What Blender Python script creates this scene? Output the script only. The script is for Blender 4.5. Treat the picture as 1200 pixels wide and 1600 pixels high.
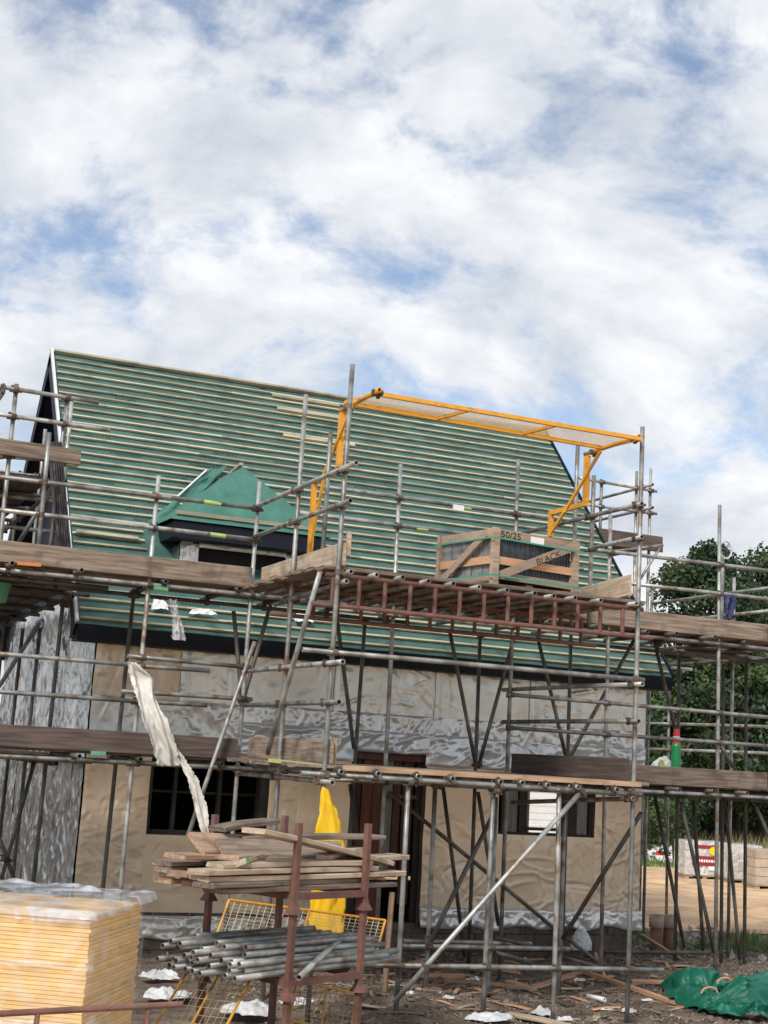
import bpy, bmesh, math, random
from mathutils import Vector, Matrix, noise
import numpy as np
random.seed(7)
S = bpy.context.scene
for o in list(bpy.data.objects): bpy.data.objects.remove(o)
COL = S.collection
V = Vector
# ------------------------------------------------------------------ camera
F_PX, YAW, PITCH, ROLL, EYE = 2225.0, math.radians(22.75), math.radians(9.87), math.radians(3.39), V((0, 0, 2.4))
_f = V((math.sin(YAW)*math.cos(PITCH), math.cos(YAW)*math.cos(PITCH), math.sin(PITCH)))
_r0 = V((math.cos(YAW), -math.sin(YAW), 0)); _u0 = _r0.cross(_f)
_r = _r0*math.cos(ROLL) + _u0*math.sin(ROLL); _u = _u0*math.cos(ROLL) - _r0*math.sin(ROLL)
cd = bpy.data.cameras.new('camera'); cam = bpy.data.objects.new('camera', cd); COL.objects.link(cam)
cam.matrix_world = Matrix(((_r.x, _u.x, -_f.x, EYE.x), (_r.y, _u.y, -_f.y, EYE.y), (_r.z, _u.z, -_f.z, EYE.z), (0, 0, 0, 1)))
cd.sensor_fit = 'VERTICAL'; cd.sensor_height = 36; cd.lens = F_PX/1600*36; cd.clip_end = 3000; cd.clip_start = .1
S.camera = cam
# ------------------------------------------------------------------ world, sun, exposure
SUN_DIR = V((-.66, -.66, 0)).normalized()*math.cos(math.radians(42)) + V((0, 0, math.sin(math.radians(42))))
SKY_STRENGTH, CLOUD_STRENGTH, SUN_STRENGTH = .112, .80, 2.3
CLOUD_OFFSET = (3.3, 2.2, 7.7)
w = bpy.data.worlds.new('World'); S.world = w; w.use_nodes = True
nt = w.node_tree; nt.nodes.clear(); N = nt.nodes; L = nt.links
def nd(t, **k):
    n = N.new(t)
    for a, b in k.items():
        if a == 'inp':
            for i, v in b.items(): n.inputs[i].default_value = v
        else: setattr(n, a, b)
    return n
out = nd('ShaderNodeOutputWorld'); sky = nd('ShaderNodeTexSky', sky_type='NISHITA', sun_disc=False)
sky.sun_elevation = math.radians(42); sky.sun_rotation = math.atan2(SUN_DIR.x, SUN_DIR.y); sky.air_density = 1.0; sky.dust_density = .6; sky.ozone_density = 1.6
bg1 = nd('ShaderNodeBackground', inp={'Strength': SKY_STRENGTH}); L.new(sky.outputs[0], bg1.inputs[0])
tc = nd('ShaderNodeTexCoord'); sp = nd('ShaderNodeSeparateXYZ'); L.new(tc.outputs['Generated'], sp.inputs[0])
mx = nd('ShaderNodeMath', operation='MAXIMUM', inp={1: 0.0}); L.new(sp.outputs[2], mx.inputs[0])
ad = nd('ShaderNodeMath', operation='ADD', inp={1: .42}); L.new(mx.outputs[0], ad.inputs[0])
dv = []
for i in (0, 1):
    d = nd('ShaderNodeMath', operation='DIVIDE'); L.new(sp.outputs[i], d.inputs[0]); L.new(ad.outputs[0], d.inputs[1]); dv.append(d)
cb = nd('ShaderNodeCombineXYZ'); L.new(dv[0].outputs[0], cb.inputs[0]); L.new(dv[1].outputs[0], cb.inputs[1])
va = nd('ShaderNodeVectorMath', operation='ADD', inp={1: CLOUD_OFFSET}); L.new(cb.outputs[0], va.inputs[0])
wp = nd('ShaderNodeTexNoise', inp={'Scale': 2.2, 'Detail': 3.0}); L.new(va.outputs[0], wp.inputs['Vector'])
wq = nd('ShaderNodeVectorMath', operation='MULTIPLY_ADD', inp={1: (.22, .22, .22)}); L.new(wp.outputs['Color'], wq.inputs[0]); L.new(va.outputs[0], wq.inputs[2])
n1 = nd('ShaderNodeTexNoise', inp={'Scale': 5.4, 'Detail': 12.0, 'Roughness': .63}); L.new(wq.outputs[0], n1.inputs['Vector'])
n2 = nd('ShaderNodeTexNoise', inp={'Scale': 2.2, 'Detail': 3.0, 'Roughness': .5}); L.new(va.outputs[0], n2.inputs['Vector'])
mm = nd('ShaderNodeMath', operation='MULTIPLY_ADD', inp={1: .45}); L.new(n2.outputs[0], mm.inputs[0]); L.new(n1.outputs[0], mm.inputs[2])
cr = nd('ShaderNodeValToRGB'); cr.color_ramp.interpolation = 'EASE'; L.new(mm.outputs[0], cr.inputs[0])
cr.color_ramp.elements[0].position = .575; cr.color_ramp.elements[0].color = (.12, .12, .12, 1)
cr.color_ramp.elements[1].position = .775; cr.color_ramp.elements[1].color = (1, 1, 1, 1)
n3 = nd('ShaderNodeTexNoise', inp={'Scale': 6.0, 'Detail': 9.0, 'Roughness': .6})
va2 = nd('ShaderNodeVectorMath', operation='ADD', inp={1: (9.1, 2.2, 7.7)}); L.new(wq.outputs[0], va2.inputs[0]); L.new(va2.outputs[0], n3.inputs['Vector'])
cc = nd('ShaderNodeValToRGB'); L.new(n3.outputs[0], cc.inputs[0])
cc.color_ramp.elements[0].position = .32; cc.color_ramp.elements[0].color = (.56, .61, .69, 1)
cc.color_ramp.elements[1].position = .66; cc.color_ramp.elements[1].color = (.95, .96, .98, 1)
bg2 = nd('ShaderNodeBackground', inp={'Strength': CLOUD_STRENGTH}); L.new(cc.outputs[0], bg2.inputs[0])
ms = nd('ShaderNodeMixShader'); L.new(cr.outputs[0], ms.inputs[0]); L.new(bg1.outputs[0], ms.inputs[1]); L.new(bg2.outputs[0], ms.inputs[2])
L.new(ms.outputs[0], out.inputs[0])
sl = bpy.data.lights.new('sun', 'SUN'); sl.energy = SUN_STRENGTH; sl.angle = math.radians(14); sl.color = (1, .955, .88)
so = bpy.data.objects.new('sun', sl); COL.objects.link(so); so.rotation_euler = SUN_DIR.to_track_quat('Z', 'Y').to_euler(); so.location = (-20, -10, 30)
S.view_settings.view_transform = 'Standard'; S.view_settings.look = 'None'; S.view_settings.exposure = .42; S.view_settings.gamma = 1
S.render.engine = 'CYCLES'
S.cycles.max_bounces = 8; S.cycles.transparent_max_bounces = 16
# ------------------------------------------------------------------ measured rays: a point of the photograph on a known plane of the site
def ray(px, py): return _r*((px-600)/F_PX) - _u*((py-800)/F_PX) + _f
def at(p, Y=None, X=None, Z=None):
    d = ray(*p)
    t = (Y-EYE.y)/d.y if Y is not None else (X-EYE.x)/d.x if X is not None else (Z-EYE.z)/d.z
    return EYE + d*t
# ------------------------------------------------------------------ materials
MATS = {}
def mat(name, c1, c2=None, rough=.7, metal=0, scale=6, detail=6, lo=.35, hi=.65, bump=0, bscale=30, stretch=None, vary=0, spec=.5, coords='Object', alpha=None, dirt=None, dscale=2.0, dist=0, bdist=.01, ridged=False):
    m = bpy.data.materials.new(name); m.use_nodes = True; t = m.node_tree; n = t.nodes; l = t.links; b = n['Principled BSDF']
    b.inputs['Roughness'].default_value = rough; b.inputs['Metallic'].default_value = metal; b.inputs['Specular IOR Level'].default_value = spec
    c2 = c2 or c1
    tcn = n.new('ShaderNodeTexCoord'); src = tcn.outputs[coords]
    oi = n.new('ShaderNodeObjectInfo')
    ofs = n.new('ShaderNodeVectorMath'); ofs.operation = 'MULTIPLY_ADD'; ofs.inputs[1].default_value = (1, 1, 1)
    sc = n.new('ShaderNodeVectorMath'); sc.operation = 'SCALE'; sc.inputs[0].default_value = (37, 19, 53); l.new(oi.outputs['Random'], sc.inputs['Scale'])
    l.new(src, ofs.inputs[0]); l.new(sc.outputs[0], ofs.inputs[2]); vec = ofs.outputs[0]
    if stretch:
        mp = n.new('ShaderNodeMapping'); mp.inputs['Scale'].default_value = stretch; l.new(vec, mp.inputs[0]); vec = mp.outputs[0]
    no = n.new('ShaderNodeTexNoise'); no.inputs['Scale'].default_value = scale; no.inputs['Detail'].default_value = detail; no.inputs['Distortion'].default_value = dist; l.new(vec, no.inputs['Vector'])
    rp = n.new('ShaderNodeValToRGB'); rp.color_ramp.elements[0].position = lo; rp.color_ramp.elements[1].position = hi
    rp.color_ramp.elements[0].color = (*c1, 1); rp.color_ramp.elements[1].color = (*c2, 1); l.new(no.outputs[0], rp.inputs[0]); col = rp.outputs[0]
    if dirt:
        n4 = n.new('ShaderNodeTexNoise'); n4.inputs['Scale'].default_value = dscale; n4.inputs['Detail'].default_value = 8; l.new(ofs.outputs[0], n4.inputs['Vector'])
        r4 = n.new('ShaderNodeValToRGB'); r4.color_ramp.elements[0].position = .52; r4.color_ramp.elements[1].position = .7; l.new(n4.outputs[0], r4.inputs[0])
        mxn = n.new('ShaderNodeMix'); mxn.data_type = 'RGBA'; l.new(r4.outputs[0], mxn.inputs[0]); l.new(col, mxn.inputs[6]); mxn.inputs[7].default_value = (*dirt, 1); col = mxn.outputs[2]
    if vary:
        hs = n.new('ShaderNodeHueSaturation'); ma = n.new('ShaderNodeMapRange'); ma.inputs[3].default_value = 1-vary; ma.inputs[4].default_value = 1+vary
        l.new(oi.outputs['Random'], ma.inputs[0]); l.new(ma.outputs[0], hs.inputs['Value']); l.new(col, hs.inputs['Color']); col = hs.outputs[0]
    l.new(col, b.inputs['Base Color'])
    if bump:
        bn = n.new('ShaderNodeTexNoise'); bn.inputs['Scale'].default_value = bscale; bn.inputs['Distortion'].default_value = dist*.5
        bn.inputs['Detail'].default_value = 4 if ridged else 5
        if ridged: bn.noise_type = 'RIDGED_MULTIFRACTAL'; bn.normalize = True
        l.new(vec, bn.inputs['Vector'])
        bp = n.new('ShaderNodeBump'); bp.inputs['Strength'].default_value = bump; bp.inputs['Distance'].default_value = bdist; l.new(bn.outputs[0], bp.inputs['Height']); l.new(bp.outputs[0], b.inputs['Normal'])
    if alpha is not None:
        b.inputs['Alpha'].default_value = alpha
    MATS[name] = m
    return m
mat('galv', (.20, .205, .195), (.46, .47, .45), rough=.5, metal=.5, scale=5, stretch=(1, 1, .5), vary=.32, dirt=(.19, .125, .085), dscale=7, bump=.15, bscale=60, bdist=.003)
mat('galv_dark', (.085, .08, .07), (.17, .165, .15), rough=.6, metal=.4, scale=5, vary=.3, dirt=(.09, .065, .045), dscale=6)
mat('coupler', (.10, .085, .07), (.17, .14, .12), rough=.7, metal=.5, scale=20, vary=.35, dirt=(.19, .075, .04), dscale=14)
mat('bore_shade', (.01, .01, .01), rough=.9)  # near-black, paints the shade inside tube ends
mat('rust', (.135, .062, .050), (.21, .10, .08), rough=.75, metal=.1, scale=9, vary=.12, dirt=(.12, .085, .065), dscale=12, bump=.25, bscale=60, bdist=.003)
mat('board', (.145, .105, .08), (.30, .235, .18), rough=.85, scale=7, detail=9, stretch=(.35, 5, 5), vary=.22, dirt=(.10, .075, .06), dscale=4, bump=.4, bscale=14, bdist=.006)
mat('board_pale', (.36, .275, .19), (.55, .45, .34), rough=.85, scale=6, detail=9, stretch=(.35, 5, 5), vary=.14, dirt=(.26, .19, .13), dscale=4, bump=.4, bscale=14, bdist=.006)
mat('board_dark', (.07, .05, .045), (.14, .10, .085), rough=.85, scale=7, detail=9, stretch=(.35, 5, 5), vary=.15, bump=.4, bscale=14, bdist=.006)
mat('board_tan', (.30, .185, .115), (.47, .32, .21), rough=.85, scale=7, detail=9, stretch=(.35, 5, 5), vary=.2, dirt=(.2, .13, .09), dscale=5, bump=.4, bscale=14, bdist=.006)
mat('batten', (.37, .33, .22), (.52, .47, .33), rough=.8, scale=6, stretch=(.3, 4, 4), vary=.3, dirt=(.26, .21, .14), dscale=3)
mat('crate_wood', (.30, .225, .16), (.44, .34, .25), rough=.85, scale=7, stretch=(.4, 6, 6), vary=.13, bump=.3, bscale=18, bdist=.004)
mat('crate_pine', (.52, .28, .16), (.64, .38, .23), rough=.8, scale=7, stretch=(.4, 6, 6))
mat('slate', (.035, .042, .055), (.07, .08, .095), rough=.55, scale=30, bump=.3, bscale=60, bdist=.003)
mat('slate_lit', (.15, .16, .165), (.28, .29, .29), rough=.6, scale=9, vary=.15)  # paler slate copy: light on the crate's left face put into the colour
mat('membrane', (.042, .104, .090), (.064, .145, .126), rough=.55, scale=3.5, bump=.5, bscale=7, bdist=.025, dist=1.0, dirt=(.085, .18, .155), dscale=1.6)
mat('membrane_new', (.045, .155, .115), (.062, .20, .155), rough=.5, scale=4, bump=.2, bscale=12, bdist=.02, dist=.6)
mat('navy', (.006, .009, .016), (.011, .015, .024), rough=.6, scale=5, spec=.25)
mat('navy_wall', (.010, .014, .030), (.018, .022, .042), rough=.65, scale=4, bump=.3, bscale=6, bdist=.02, spec=.3)
mat('white_trim', (.62, .64, .66), (.74, .75, .76), rough=.5, scale=6)
mat('foil_beige', (.76, .62, .46), (.84, .70, .53), rough=.36, metal=.38, scale=1.6, bump=.2, bscale=26, bdist=.008, dist=.3)
mat('foil_grey', (.74, .74, .68), (.84, .84, .78), rough=.30, metal=.5, scale=1.6, bump=.15, bscale=24, bdist=.006, dist=.3)
mat('foil_silver', (.78, .78, .76), (.88, .88, .86), rough=.28, metal=.48, scale=2, bump=.15, bscale=22, bdist=.008, dist=.3)
mat('foil_gable', (.44, .45, .455), (.56, .57, .57), rough=.25, metal=.8, scale=1.2, bump=.15, bscale=20, bdist=.008, dist=.3)
mat('ply', (.10, .075, .055), (.16, .12, .09), rough=.8, scale=4)
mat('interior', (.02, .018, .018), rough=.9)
mat('door_plank', (.075, .028, .018), (.13, .05, .03), rough=.7, scale=6, stretch=(6, 6, .4), vary=.4)
mat('frame_grey', (.19, .18, .17), (.30, .29, .275), rough=.75, scale=7, stretch=(6, 6, .4), vary=.15)
mat('frame_black', (.02, .018, .016), (.04, .034, .03), rough=.7)
mat('block', (.085, .065, .052), (.15, .115, .09), rough=.9, scale=9, vary=.25, bump=.3, bscale=40)
mat('yellow', (.72, .32, .022), (.84, .42, .035), rough=.42, scale=7, dirt=(.46, .24, .06), dscale=7)
mat('yellow_old', (.50, .27, .03), (.66, .37, .04), rough=.5, scale=7, dirt=(.20, .13, .07), dscale=9)
mat('yellow_tarp', (.80, .46, .004), (.90, .55, .008), rough=.42, scale=4, bump=.5, bscale=4, bdist=.03, dist=1, ridged=True)
mat('wire', (.62, .50, .34), (.72, .60, .42), rough=.5)
mat('wire_old', (.33, .22, .13), (.45, .33, .2), rough=.7)
mat('strap_green', (.04, .33, .22), rough=.35)
mat('paper', (.78, .78, .76), (.86, .86, .85), rough=.7)
mat('ink', (.03, .025, .02), rough=.9)
mat('pir', (.76, .48, .17), (.87, .60, .26), rough=.8, scale=5, vary=.07)
mat('pir_face', (.62, .60, .57), (.7, .68, .64), rough=.4, metal=.2)
mat('tarp_green', (.003, .095, .058), (.006, .140, .090), rough=.5, scale=4, bump=.2, bscale=30, bdist=.006, dirt=(.02, .12, .085), dscale=3)
mat('cloth', (.60, .57, .52), (.74, .72, .67), rough=.8, scale=5, bump=.2, bscale=30, bdist=.006, dirt=(.46, .41, .35), dscale=3)
mat('plastic_white', (.54, .55, .56), (.68, .68, .68), rough=.45, scale=4, bump=.8, bscale=5, bdist=.03, dist=.6, ridged=True)
mat('denim', (.03, .04, .11), (.06, .07, .17), rough=.85, scale=8, bump=.4, bscale=14)
mat('soil', (.075, .054, .040), (.235, .178, .132), rough=.95, scale=4.2, detail=13, lo=.32, hi=.68, bump=1.0, bscale=22, bdist=.06, dirt=(.26, .21, .165), dscale=1.6)
mat('sand', (.48, .30, .165), (.74, .51, .31), rough=.95, scale=1.6, detail=13, lo=.3, hi=.62, bump=1.0, bscale=5, bdist=.12, dirt=(.40, .26, .16), dscale=.9)
mat('stone', (.10, .078, .06), (.24, .195, .155), rough=.9, scale=8)
mat('rubble', (.24, .21, .18), (.44, .40, .36), rough=.9, scale=6)
mat('blockwork', (.46, .43, .39), (.58, .55, .50), rough=.9, scale=9, vary=.09, bump=.3, bscale=40)
mat('blockwork_buff', (.40, .32, .245), (.50, .41, .32), rough=.9, scale=9, vary=.09)
mat('label_red', (.30, .02, .035), rough=.5)
mat('label_yellow', (.80, .62, .02), rough=.5)
mat('bark', (.05, .038, .028), (.10, .08, .06), rough=.95, scale=8, stretch=(4, 4, .6))
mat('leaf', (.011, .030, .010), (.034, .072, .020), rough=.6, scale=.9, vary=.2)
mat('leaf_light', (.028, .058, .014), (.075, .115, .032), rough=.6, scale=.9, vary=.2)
mat('grass', (.07, .13, .025), (.15, .22, .05), rough=.7, scale=2)
mat('straw', (.24, .20, .09), (.38, .32, .16), rough=.8, scale=2)
mat('plastic_green', (.01, .22, .07), (.015, .27, .09), rough=.4)
mat('plastic_red', (.55, .03, .03), rough=.4)
mat('lime', (.34, .41, .13), (.42, .47, .2), rough=.6, scale=20)
mat('tag_green', (.10, .36, .20), (.13, .42, .26), rough=.6)
mat('tag_orange', (.62, .22, .07), rough=.6)
mat('corrugate', (.055, .05, .052), (.11, .10, .10), rough=.5, metal=.3, scale=5, stretch=(5, 5, .5), dirt=(.2, .19, .19), dscale=6)
mat('clay', (.20, .095, .06), (.30, .15, .10), rough=.85, scale=8)
mat('print', (.020, .055, .045), rough=.8)
mat('paint_lime', (.36, .50, .16), (.46, .58, .22), rough=.6, scale=20)
mat('cabin', (.72, .73, .74), (.8, .8, .8), rough=.6)
def film(name, fac, tint=(.9, .9, .92)):
    m = bpy.data.materials.new(name); m.use_nodes = True; t = m.node_tree; n = t.nodes; l = t.links; b = n['Principled BSDF']
    b.inputs['Base Color'].default_value = (*tint, 1); b.inputs['Roughness'].default_value = .18
    tr = n.new('ShaderNodeBsdfTransparent'); mxs = n.new('ShaderNodeMixShader'); tcn = n.new('ShaderNodeTexCoord')
    no = n.new('ShaderNodeTexNoise'); no.inputs['Scale'].default_value = 3.5; no.inputs['Detail'].default_value = 6; no.inputs['Distortion'].default_value = 1.8; l.new(tcn.outputs['Object'], no.inputs['Vector'])
    mr = n.new('ShaderNodeMapRange'); mr.inputs[1].default_value = .42; mr.inputs[2].default_value = .7; mr.inputs[3].default_value = fac*.35; mr.inputs[4].default_value = min(1, fac*1.9); l.new(no.outputs[0], mr.inputs[0])
    bp = n.new('ShaderNodeBump'); bp.inputs['Strength'].default_value = .6; bp.inputs['Distance'].default_value = .02; l.new(no.outputs[0], bp.inputs['Height']); l.new(bp.outputs[0], b.inputs['Normal'])
    l.new(mr.outputs[0], mxs.inputs[0]); l.new(tr.outputs[0], mxs.inputs[1]); l.new(b.outputs[0], mxs.inputs[2]); l.new(mxs.outputs[0], n['Material Output'].inputs[0]); MATS[name] = m
film('film_wrap', .5, (.85, .85, .85)); film('film', .30); film('film_thick', .62, (.60, .63, .68)); film('film_face', .17, (.9, .86, .82))
# ------------------------------------------------------------------ builders
class MB:
    def __init__(s): s.v = []; s.f = []
    def add(s, vs, fs):
        o = len(s.v); s.v += [tuple(v) for v in vs]; s.f += [tuple(i+o for i in f) for f in fs]; return s
    def box(s, lo, hi, M=None):
        x0, y0, z0 = lo; x1, y1, z1 = hi
        vs = [V(p) for p in ((x0,y0,z0),(x1,y0,z0),(x1,y1,z0),(x0,y1,z0),(x0,y0,z1),(x1,y0,z1),(x1,y1,z1),(x0,y1,z1))]
        if M is not None: vs = [M @ v for v in vs]
        return s.add(vs, [(0,3,2,1),(4,5,6,7),(0,1,5,4),(1,2,6,5),(2,3,7,6),(3,0,4,7)])
    def bar(s, a, b, w_, h_, up=V((0, 0, 1))):
        a = V(a); b = V(b); d = (b-a); ln = d.length; return s.box((0, -w_/2, -h_/2), (ln, w_/2, h_/2), frame(a, b, up))
    def cyl(s, a, b, r, seg=10, r2=None, caps=True):
        a = V(a); b = V(b); d = (b-a).normalized(); q = d.orthogonal().normalized(); k = d.cross(q); r2 = r if r2 is None else r2
        vs = []
        for i in range(seg):
            c, n_ = math.cos(2*math.pi*i/seg), math.sin(2*math.pi*i/seg); e = q*c + k*n_; vs += [a+e*r, b+e*r2]
        fs = [(2*i, 2*((i+1) % seg), 2*((i+1) % seg)+1, 2*i+1) for i in range(seg)]
        if caps: fs += [tuple(2*i for i in reversed(range(seg))), tuple(2*i+1 for i in range(seg))]
        return s.add(vs, fs)
    def grid(s, fn, nu, nv):
        vs = [fn(i/nu, j/nv) for j in range(nv+1) for i in range(nu+1)]
        return s.add(vs, [(j*(nu+1)+i, j*(nu+1)+i+1, (j+1)*(nu+1)+i+1, (j+1)*(nu+1)+i) for j in range(nv) for i in range(nu)])
    def mesh(s, name='mesh', smooth=False):
        m = bpy.data.meshes.new(name); m.from_pydata(s.v, [], s.f); m.update()
        if smooth: m.shade_smooth()
        return m
def frame(a, b, up=V((0, 0, 1))):
    x = (V(b)-V(a)).normalized(); y = up.cross(x)
    if y.length < 1e-4: y = V((0, 1, 0)).cross(x)
    y.normalize(); z = x.cross(y)
    return Matrix(((x.x, y.x, z.x, a[0]), (x.y, y.y, z.y, a[1]), (x.z, y.z, z.z, a[2]), (0, 0, 0, 1)))
WM = {}
def put(o, parent, M):
    COL.objects.link(o); WM[o.name] = M
    if parent is not None:
        o.parent = parent; o.matrix_parent_inverse = Matrix(); o.matrix_basis = WM[parent.name].inverted() @ M
    else: o.matrix_basis = M
    return o
def tag(o, label=None, cat=None, group=None, kind=None):
    if label: o['label'] = label
    if cat: o['category'] = cat
    if group: o['group'] = group
    if kind: o['kind'] = kind
    return o
def T(p): return Matrix.Translation(V(p))
def thing(name, loc, label, cat, group=None):
    return tag(put(bpy.data.objects.new(name, None), None, T(loc)), label, cat, group)
def obj(name, mesh, m, parent=None, M=None, smooth=False, **k):
    """mesh built in local coordinates of matrix M (default: world coordinates, recentred on the mesh)"""
    if isinstance(mesh, MB):
        if M is None:
            c = V(np.mean(np.array(mesh.v), axis=0)); mesh.v = [(v[0]-c.x, v[1]-c.y, v[2]-c.z) for v in mesh.v]; M = T(c)
        mesh = mesh.mesh(name, smooth)
    o = bpy.data.objects.new(name, mesh)
    if m is not None and not mesh.materials:
        for q in (m if isinstance(m, (list, tuple)) else [m]): mesh.materials.append(MATS[q])
    put(o, parent, M if M is not None else Matrix()); tag(o, **k)
    return o
# --- scaffold tube: open ends, black inner caps paint the bore's shade, shared meshes by length
_tc = {}
def tube_mesh(Ln, r, m, seg=12):
    key = (round(Ln, 2), r, m)
    if key in _tc: return _tc[key]
    b = MB(); Ln = key[0]; ri = r*.78; dp = min(.06, Ln*.3); bend = min(.004, Ln*.0012)
    ns = 3 if Ln > .6 else 1
    rings = []
    def ring(x, rr, off=0):
        o = len(b.v); b.v += [(x, rr*math.cos(2*math.pi*i/seg), rr*math.sin(2*math.pi*i/seg)+off) for i in range(seg)]; return o
    def join(a, c): b.f.extend([(a+i, a+(i+1) % seg, c+(i+1) % seg, c+i) for i in range(seg)])
    prev = ring(-Ln/2, r); first = prev
    for k in range(1, ns+1):
        x = -Ln/2+Ln*k/ns; cur = ring(x, r, bend*math.sin(math.pi*k/ns)); join(prev, cur); prev = cur
    nf0 = len(b.f)
    for sx, e in ((-1, first), (1, prev)):
        a = ring(sx*Ln/2, ri); c = ring(sx*(Ln/2-dp), ri)
        if sx > 0: join(e, a)
        else: join(a, e)
        k0 = len(b.f); join(a, c) if sx > 0 else join(c, a); b.f.append(tuple(c+i for i in range(seg)) if sx > 0 else tuple(c+i for i in reversed(range(seg))))
    me = b.mesh('tube')
    me.materials.append(MATS[m]); me.materials.append(MATS['bore_shade'])
    for i, p in enumerate(me.polygons):
        p.use_smooth = len(p.vertices) == 4 and i < nf0
        if len(p.vertices) != 4: p.material_index = 1
    _tc[key] = me; return me
def tube(name, a, b, parent, m='galv', r=.0242, rec=None, **k):
    a = V(a); b = V(b); me = tube_mesh((b-a).length, r, m)
    M = T((a+b)/2) @ frame((0, 0, 0), b-a)
    if rec is not None: rec.append((a, b))
    return obj(name, me, None, parent, M, **k)
# --- timber board: warped, split ends, local X is the length
_bc = {}
def board_mesh(Ln, wd, th, var, m):
    key = (round(Ln, 2), wd, th, var, m)
    if key in _bc: return _bc[key]
    rnd = random.Random(int(Ln*100)*31+var*7+int(wd*1000)); b = MB(); n = max(2, int(Ln/.35)); prev = None
    tw = rnd.uniform(-.012, .012); bow = rnd.uniform(-.006, .012); ch = .006
    for i in range(n+1):
        x = -Ln/2+Ln*i/n; u = i/n-.5; dz = bow*(1-4*u*u)+rnd.uniform(-.0012, .0012); t = tw*u; e = (wd/2)+rnd.uniform(-.002, .002)
        if i in (0, n): x += rnd.uniform(-.008, .008)
        prof = [(-e, -th/2+ch), (-e+ch, -th/2), (e-ch, -th/2), (e, -th/2+ch), (e, th/2-ch), (e-ch, th/2), (-e+ch, th/2), (-e, th/2-ch)]
        o = len(b.v); b.v += [(x+(rnd.uniform(-.006, .006) if i in (0, n) else 0), y, z+dz+y*t*4) for y, z in prof]
        if prev is not None: b.f += [(prev+k, prev+(k+1) % 8, o+(k+1) % 8, o+k) for k in range(8)]
        else: b.f.append(tuple(o+k for k in reversed(range(8))))
        prev = o
    b.f.append(tuple(prev+k for k in range(8)))
    # flip winding so normals face out
    b.f = [tuple(reversed(f)) for f in b.f]
    me = b.mesh('board'); me.materials.append(MATS[m]); _bc[key] = me; return me
def board(name, a, b, parent, m='board', wd=.225, th=.038, edge=False, var=None, up=None, **k):
    a = V(a); b = V(b); fr = frame((0, 0, 0), b-a, up or V((0, 0, 1))); M = T((a+b)/2) @ fr
    if edge: M = M @ Matrix.Rotation(math.pi/2, 4, 'X')
    return obj(name, board_mesh((b-a).length, wd, th, random.randrange(4) if var is None else var, m), None, parent, M, **k)
# --- couplers wherever two tubes of a scaffold cross
def coupler_mesh():
    b = MB()
    b.cyl((0, 0, -.026), (0, 0, .026), .033, 10); b.cyl((.052, -.026, 0), (.052, .026, 0), .033, 10)
    b.box((.0, -.045, -.014), (.05, -.022, .014)); b.cyl((-.012, -.06, .01), (.03, -.06, .01), .009, 6); b.box((-.03, -.062, -.012), (.0, -.03, .012)); b.box((.04, .03, -.04), (.07, .062, -.02))
    b.cyl((.052, .03, .03), (.052, .075, .03), .008, 6)
    m = b.mesh('coupler'); m.materials.append(MATS['coupler']); return m
COUP = coupler_mesh()
def seg_close(a, b, c, d):
    u = b-a; v = d-c; w0 = a-c; A = u.dot(u); B = u.dot(v); Cc = v.dot(v); D = u.dot(w0); E_ = v.dot(w0); den = A*Cc-B*B
    if den < 1e-6*A*Cc: return None
    s = max(0, min(1, (B*E_-Cc*D)/den)); t = max(0, min(1, (A*E_-B*D)/den)); return a+u*s, c+v*t, s, t
def couplers(rec, parent, maxn=280):
    n = 0
    for i in range(len(rec)):
        for j in range(i+1, len(rec)):
            (a, b), (c, d) = rec[i], rec[j]
            q = seg_close(a, b, c, d)
            if q is None: continue
            p1, p2 = q[0], q[1]
            if (p1-p2).length > .095 or n >= maxn: continue
            if abs((b-a).normalized().dot((d-c).normalized())) > .93: continue
            z = (b-a).normalized(); x = (p2-p1); x = x-z*x.dot(z)
            if x.length < .004: x = z.orthogonal()
            x.normalize(); y = z.cross(x)
            M = Matrix(((x.x, y.x, z.x, p1.x), (x.y, y.y, z.y, p1.y), (x.z, y.z, z.z, p1.z), (0, 0, 0, 1)))
            obj('coupler', COUP, None, parent, M); n += 1
def nz(p, s=1.0): return noise.noise(V(p)*s)
def wrinkle(x, y, seed, f=3.0):
    """crumpled-sheet height, sharp creases in several directions"""
    h = 0
    for k, (fr, am) in enumerate(((f, 1.0), (f*2.3, .5), (f*5.1, .22))):
        a = noise.noise(V((x*fr+seed, y*fr*.8, seed*1.7+k))); h += am*(1-abs(a)*2.6)
        h += am*.5*noise.noise(V((x*fr*.6+y*fr*.9, seed*2.1+k, y*fr*.5)))
    return h
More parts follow.
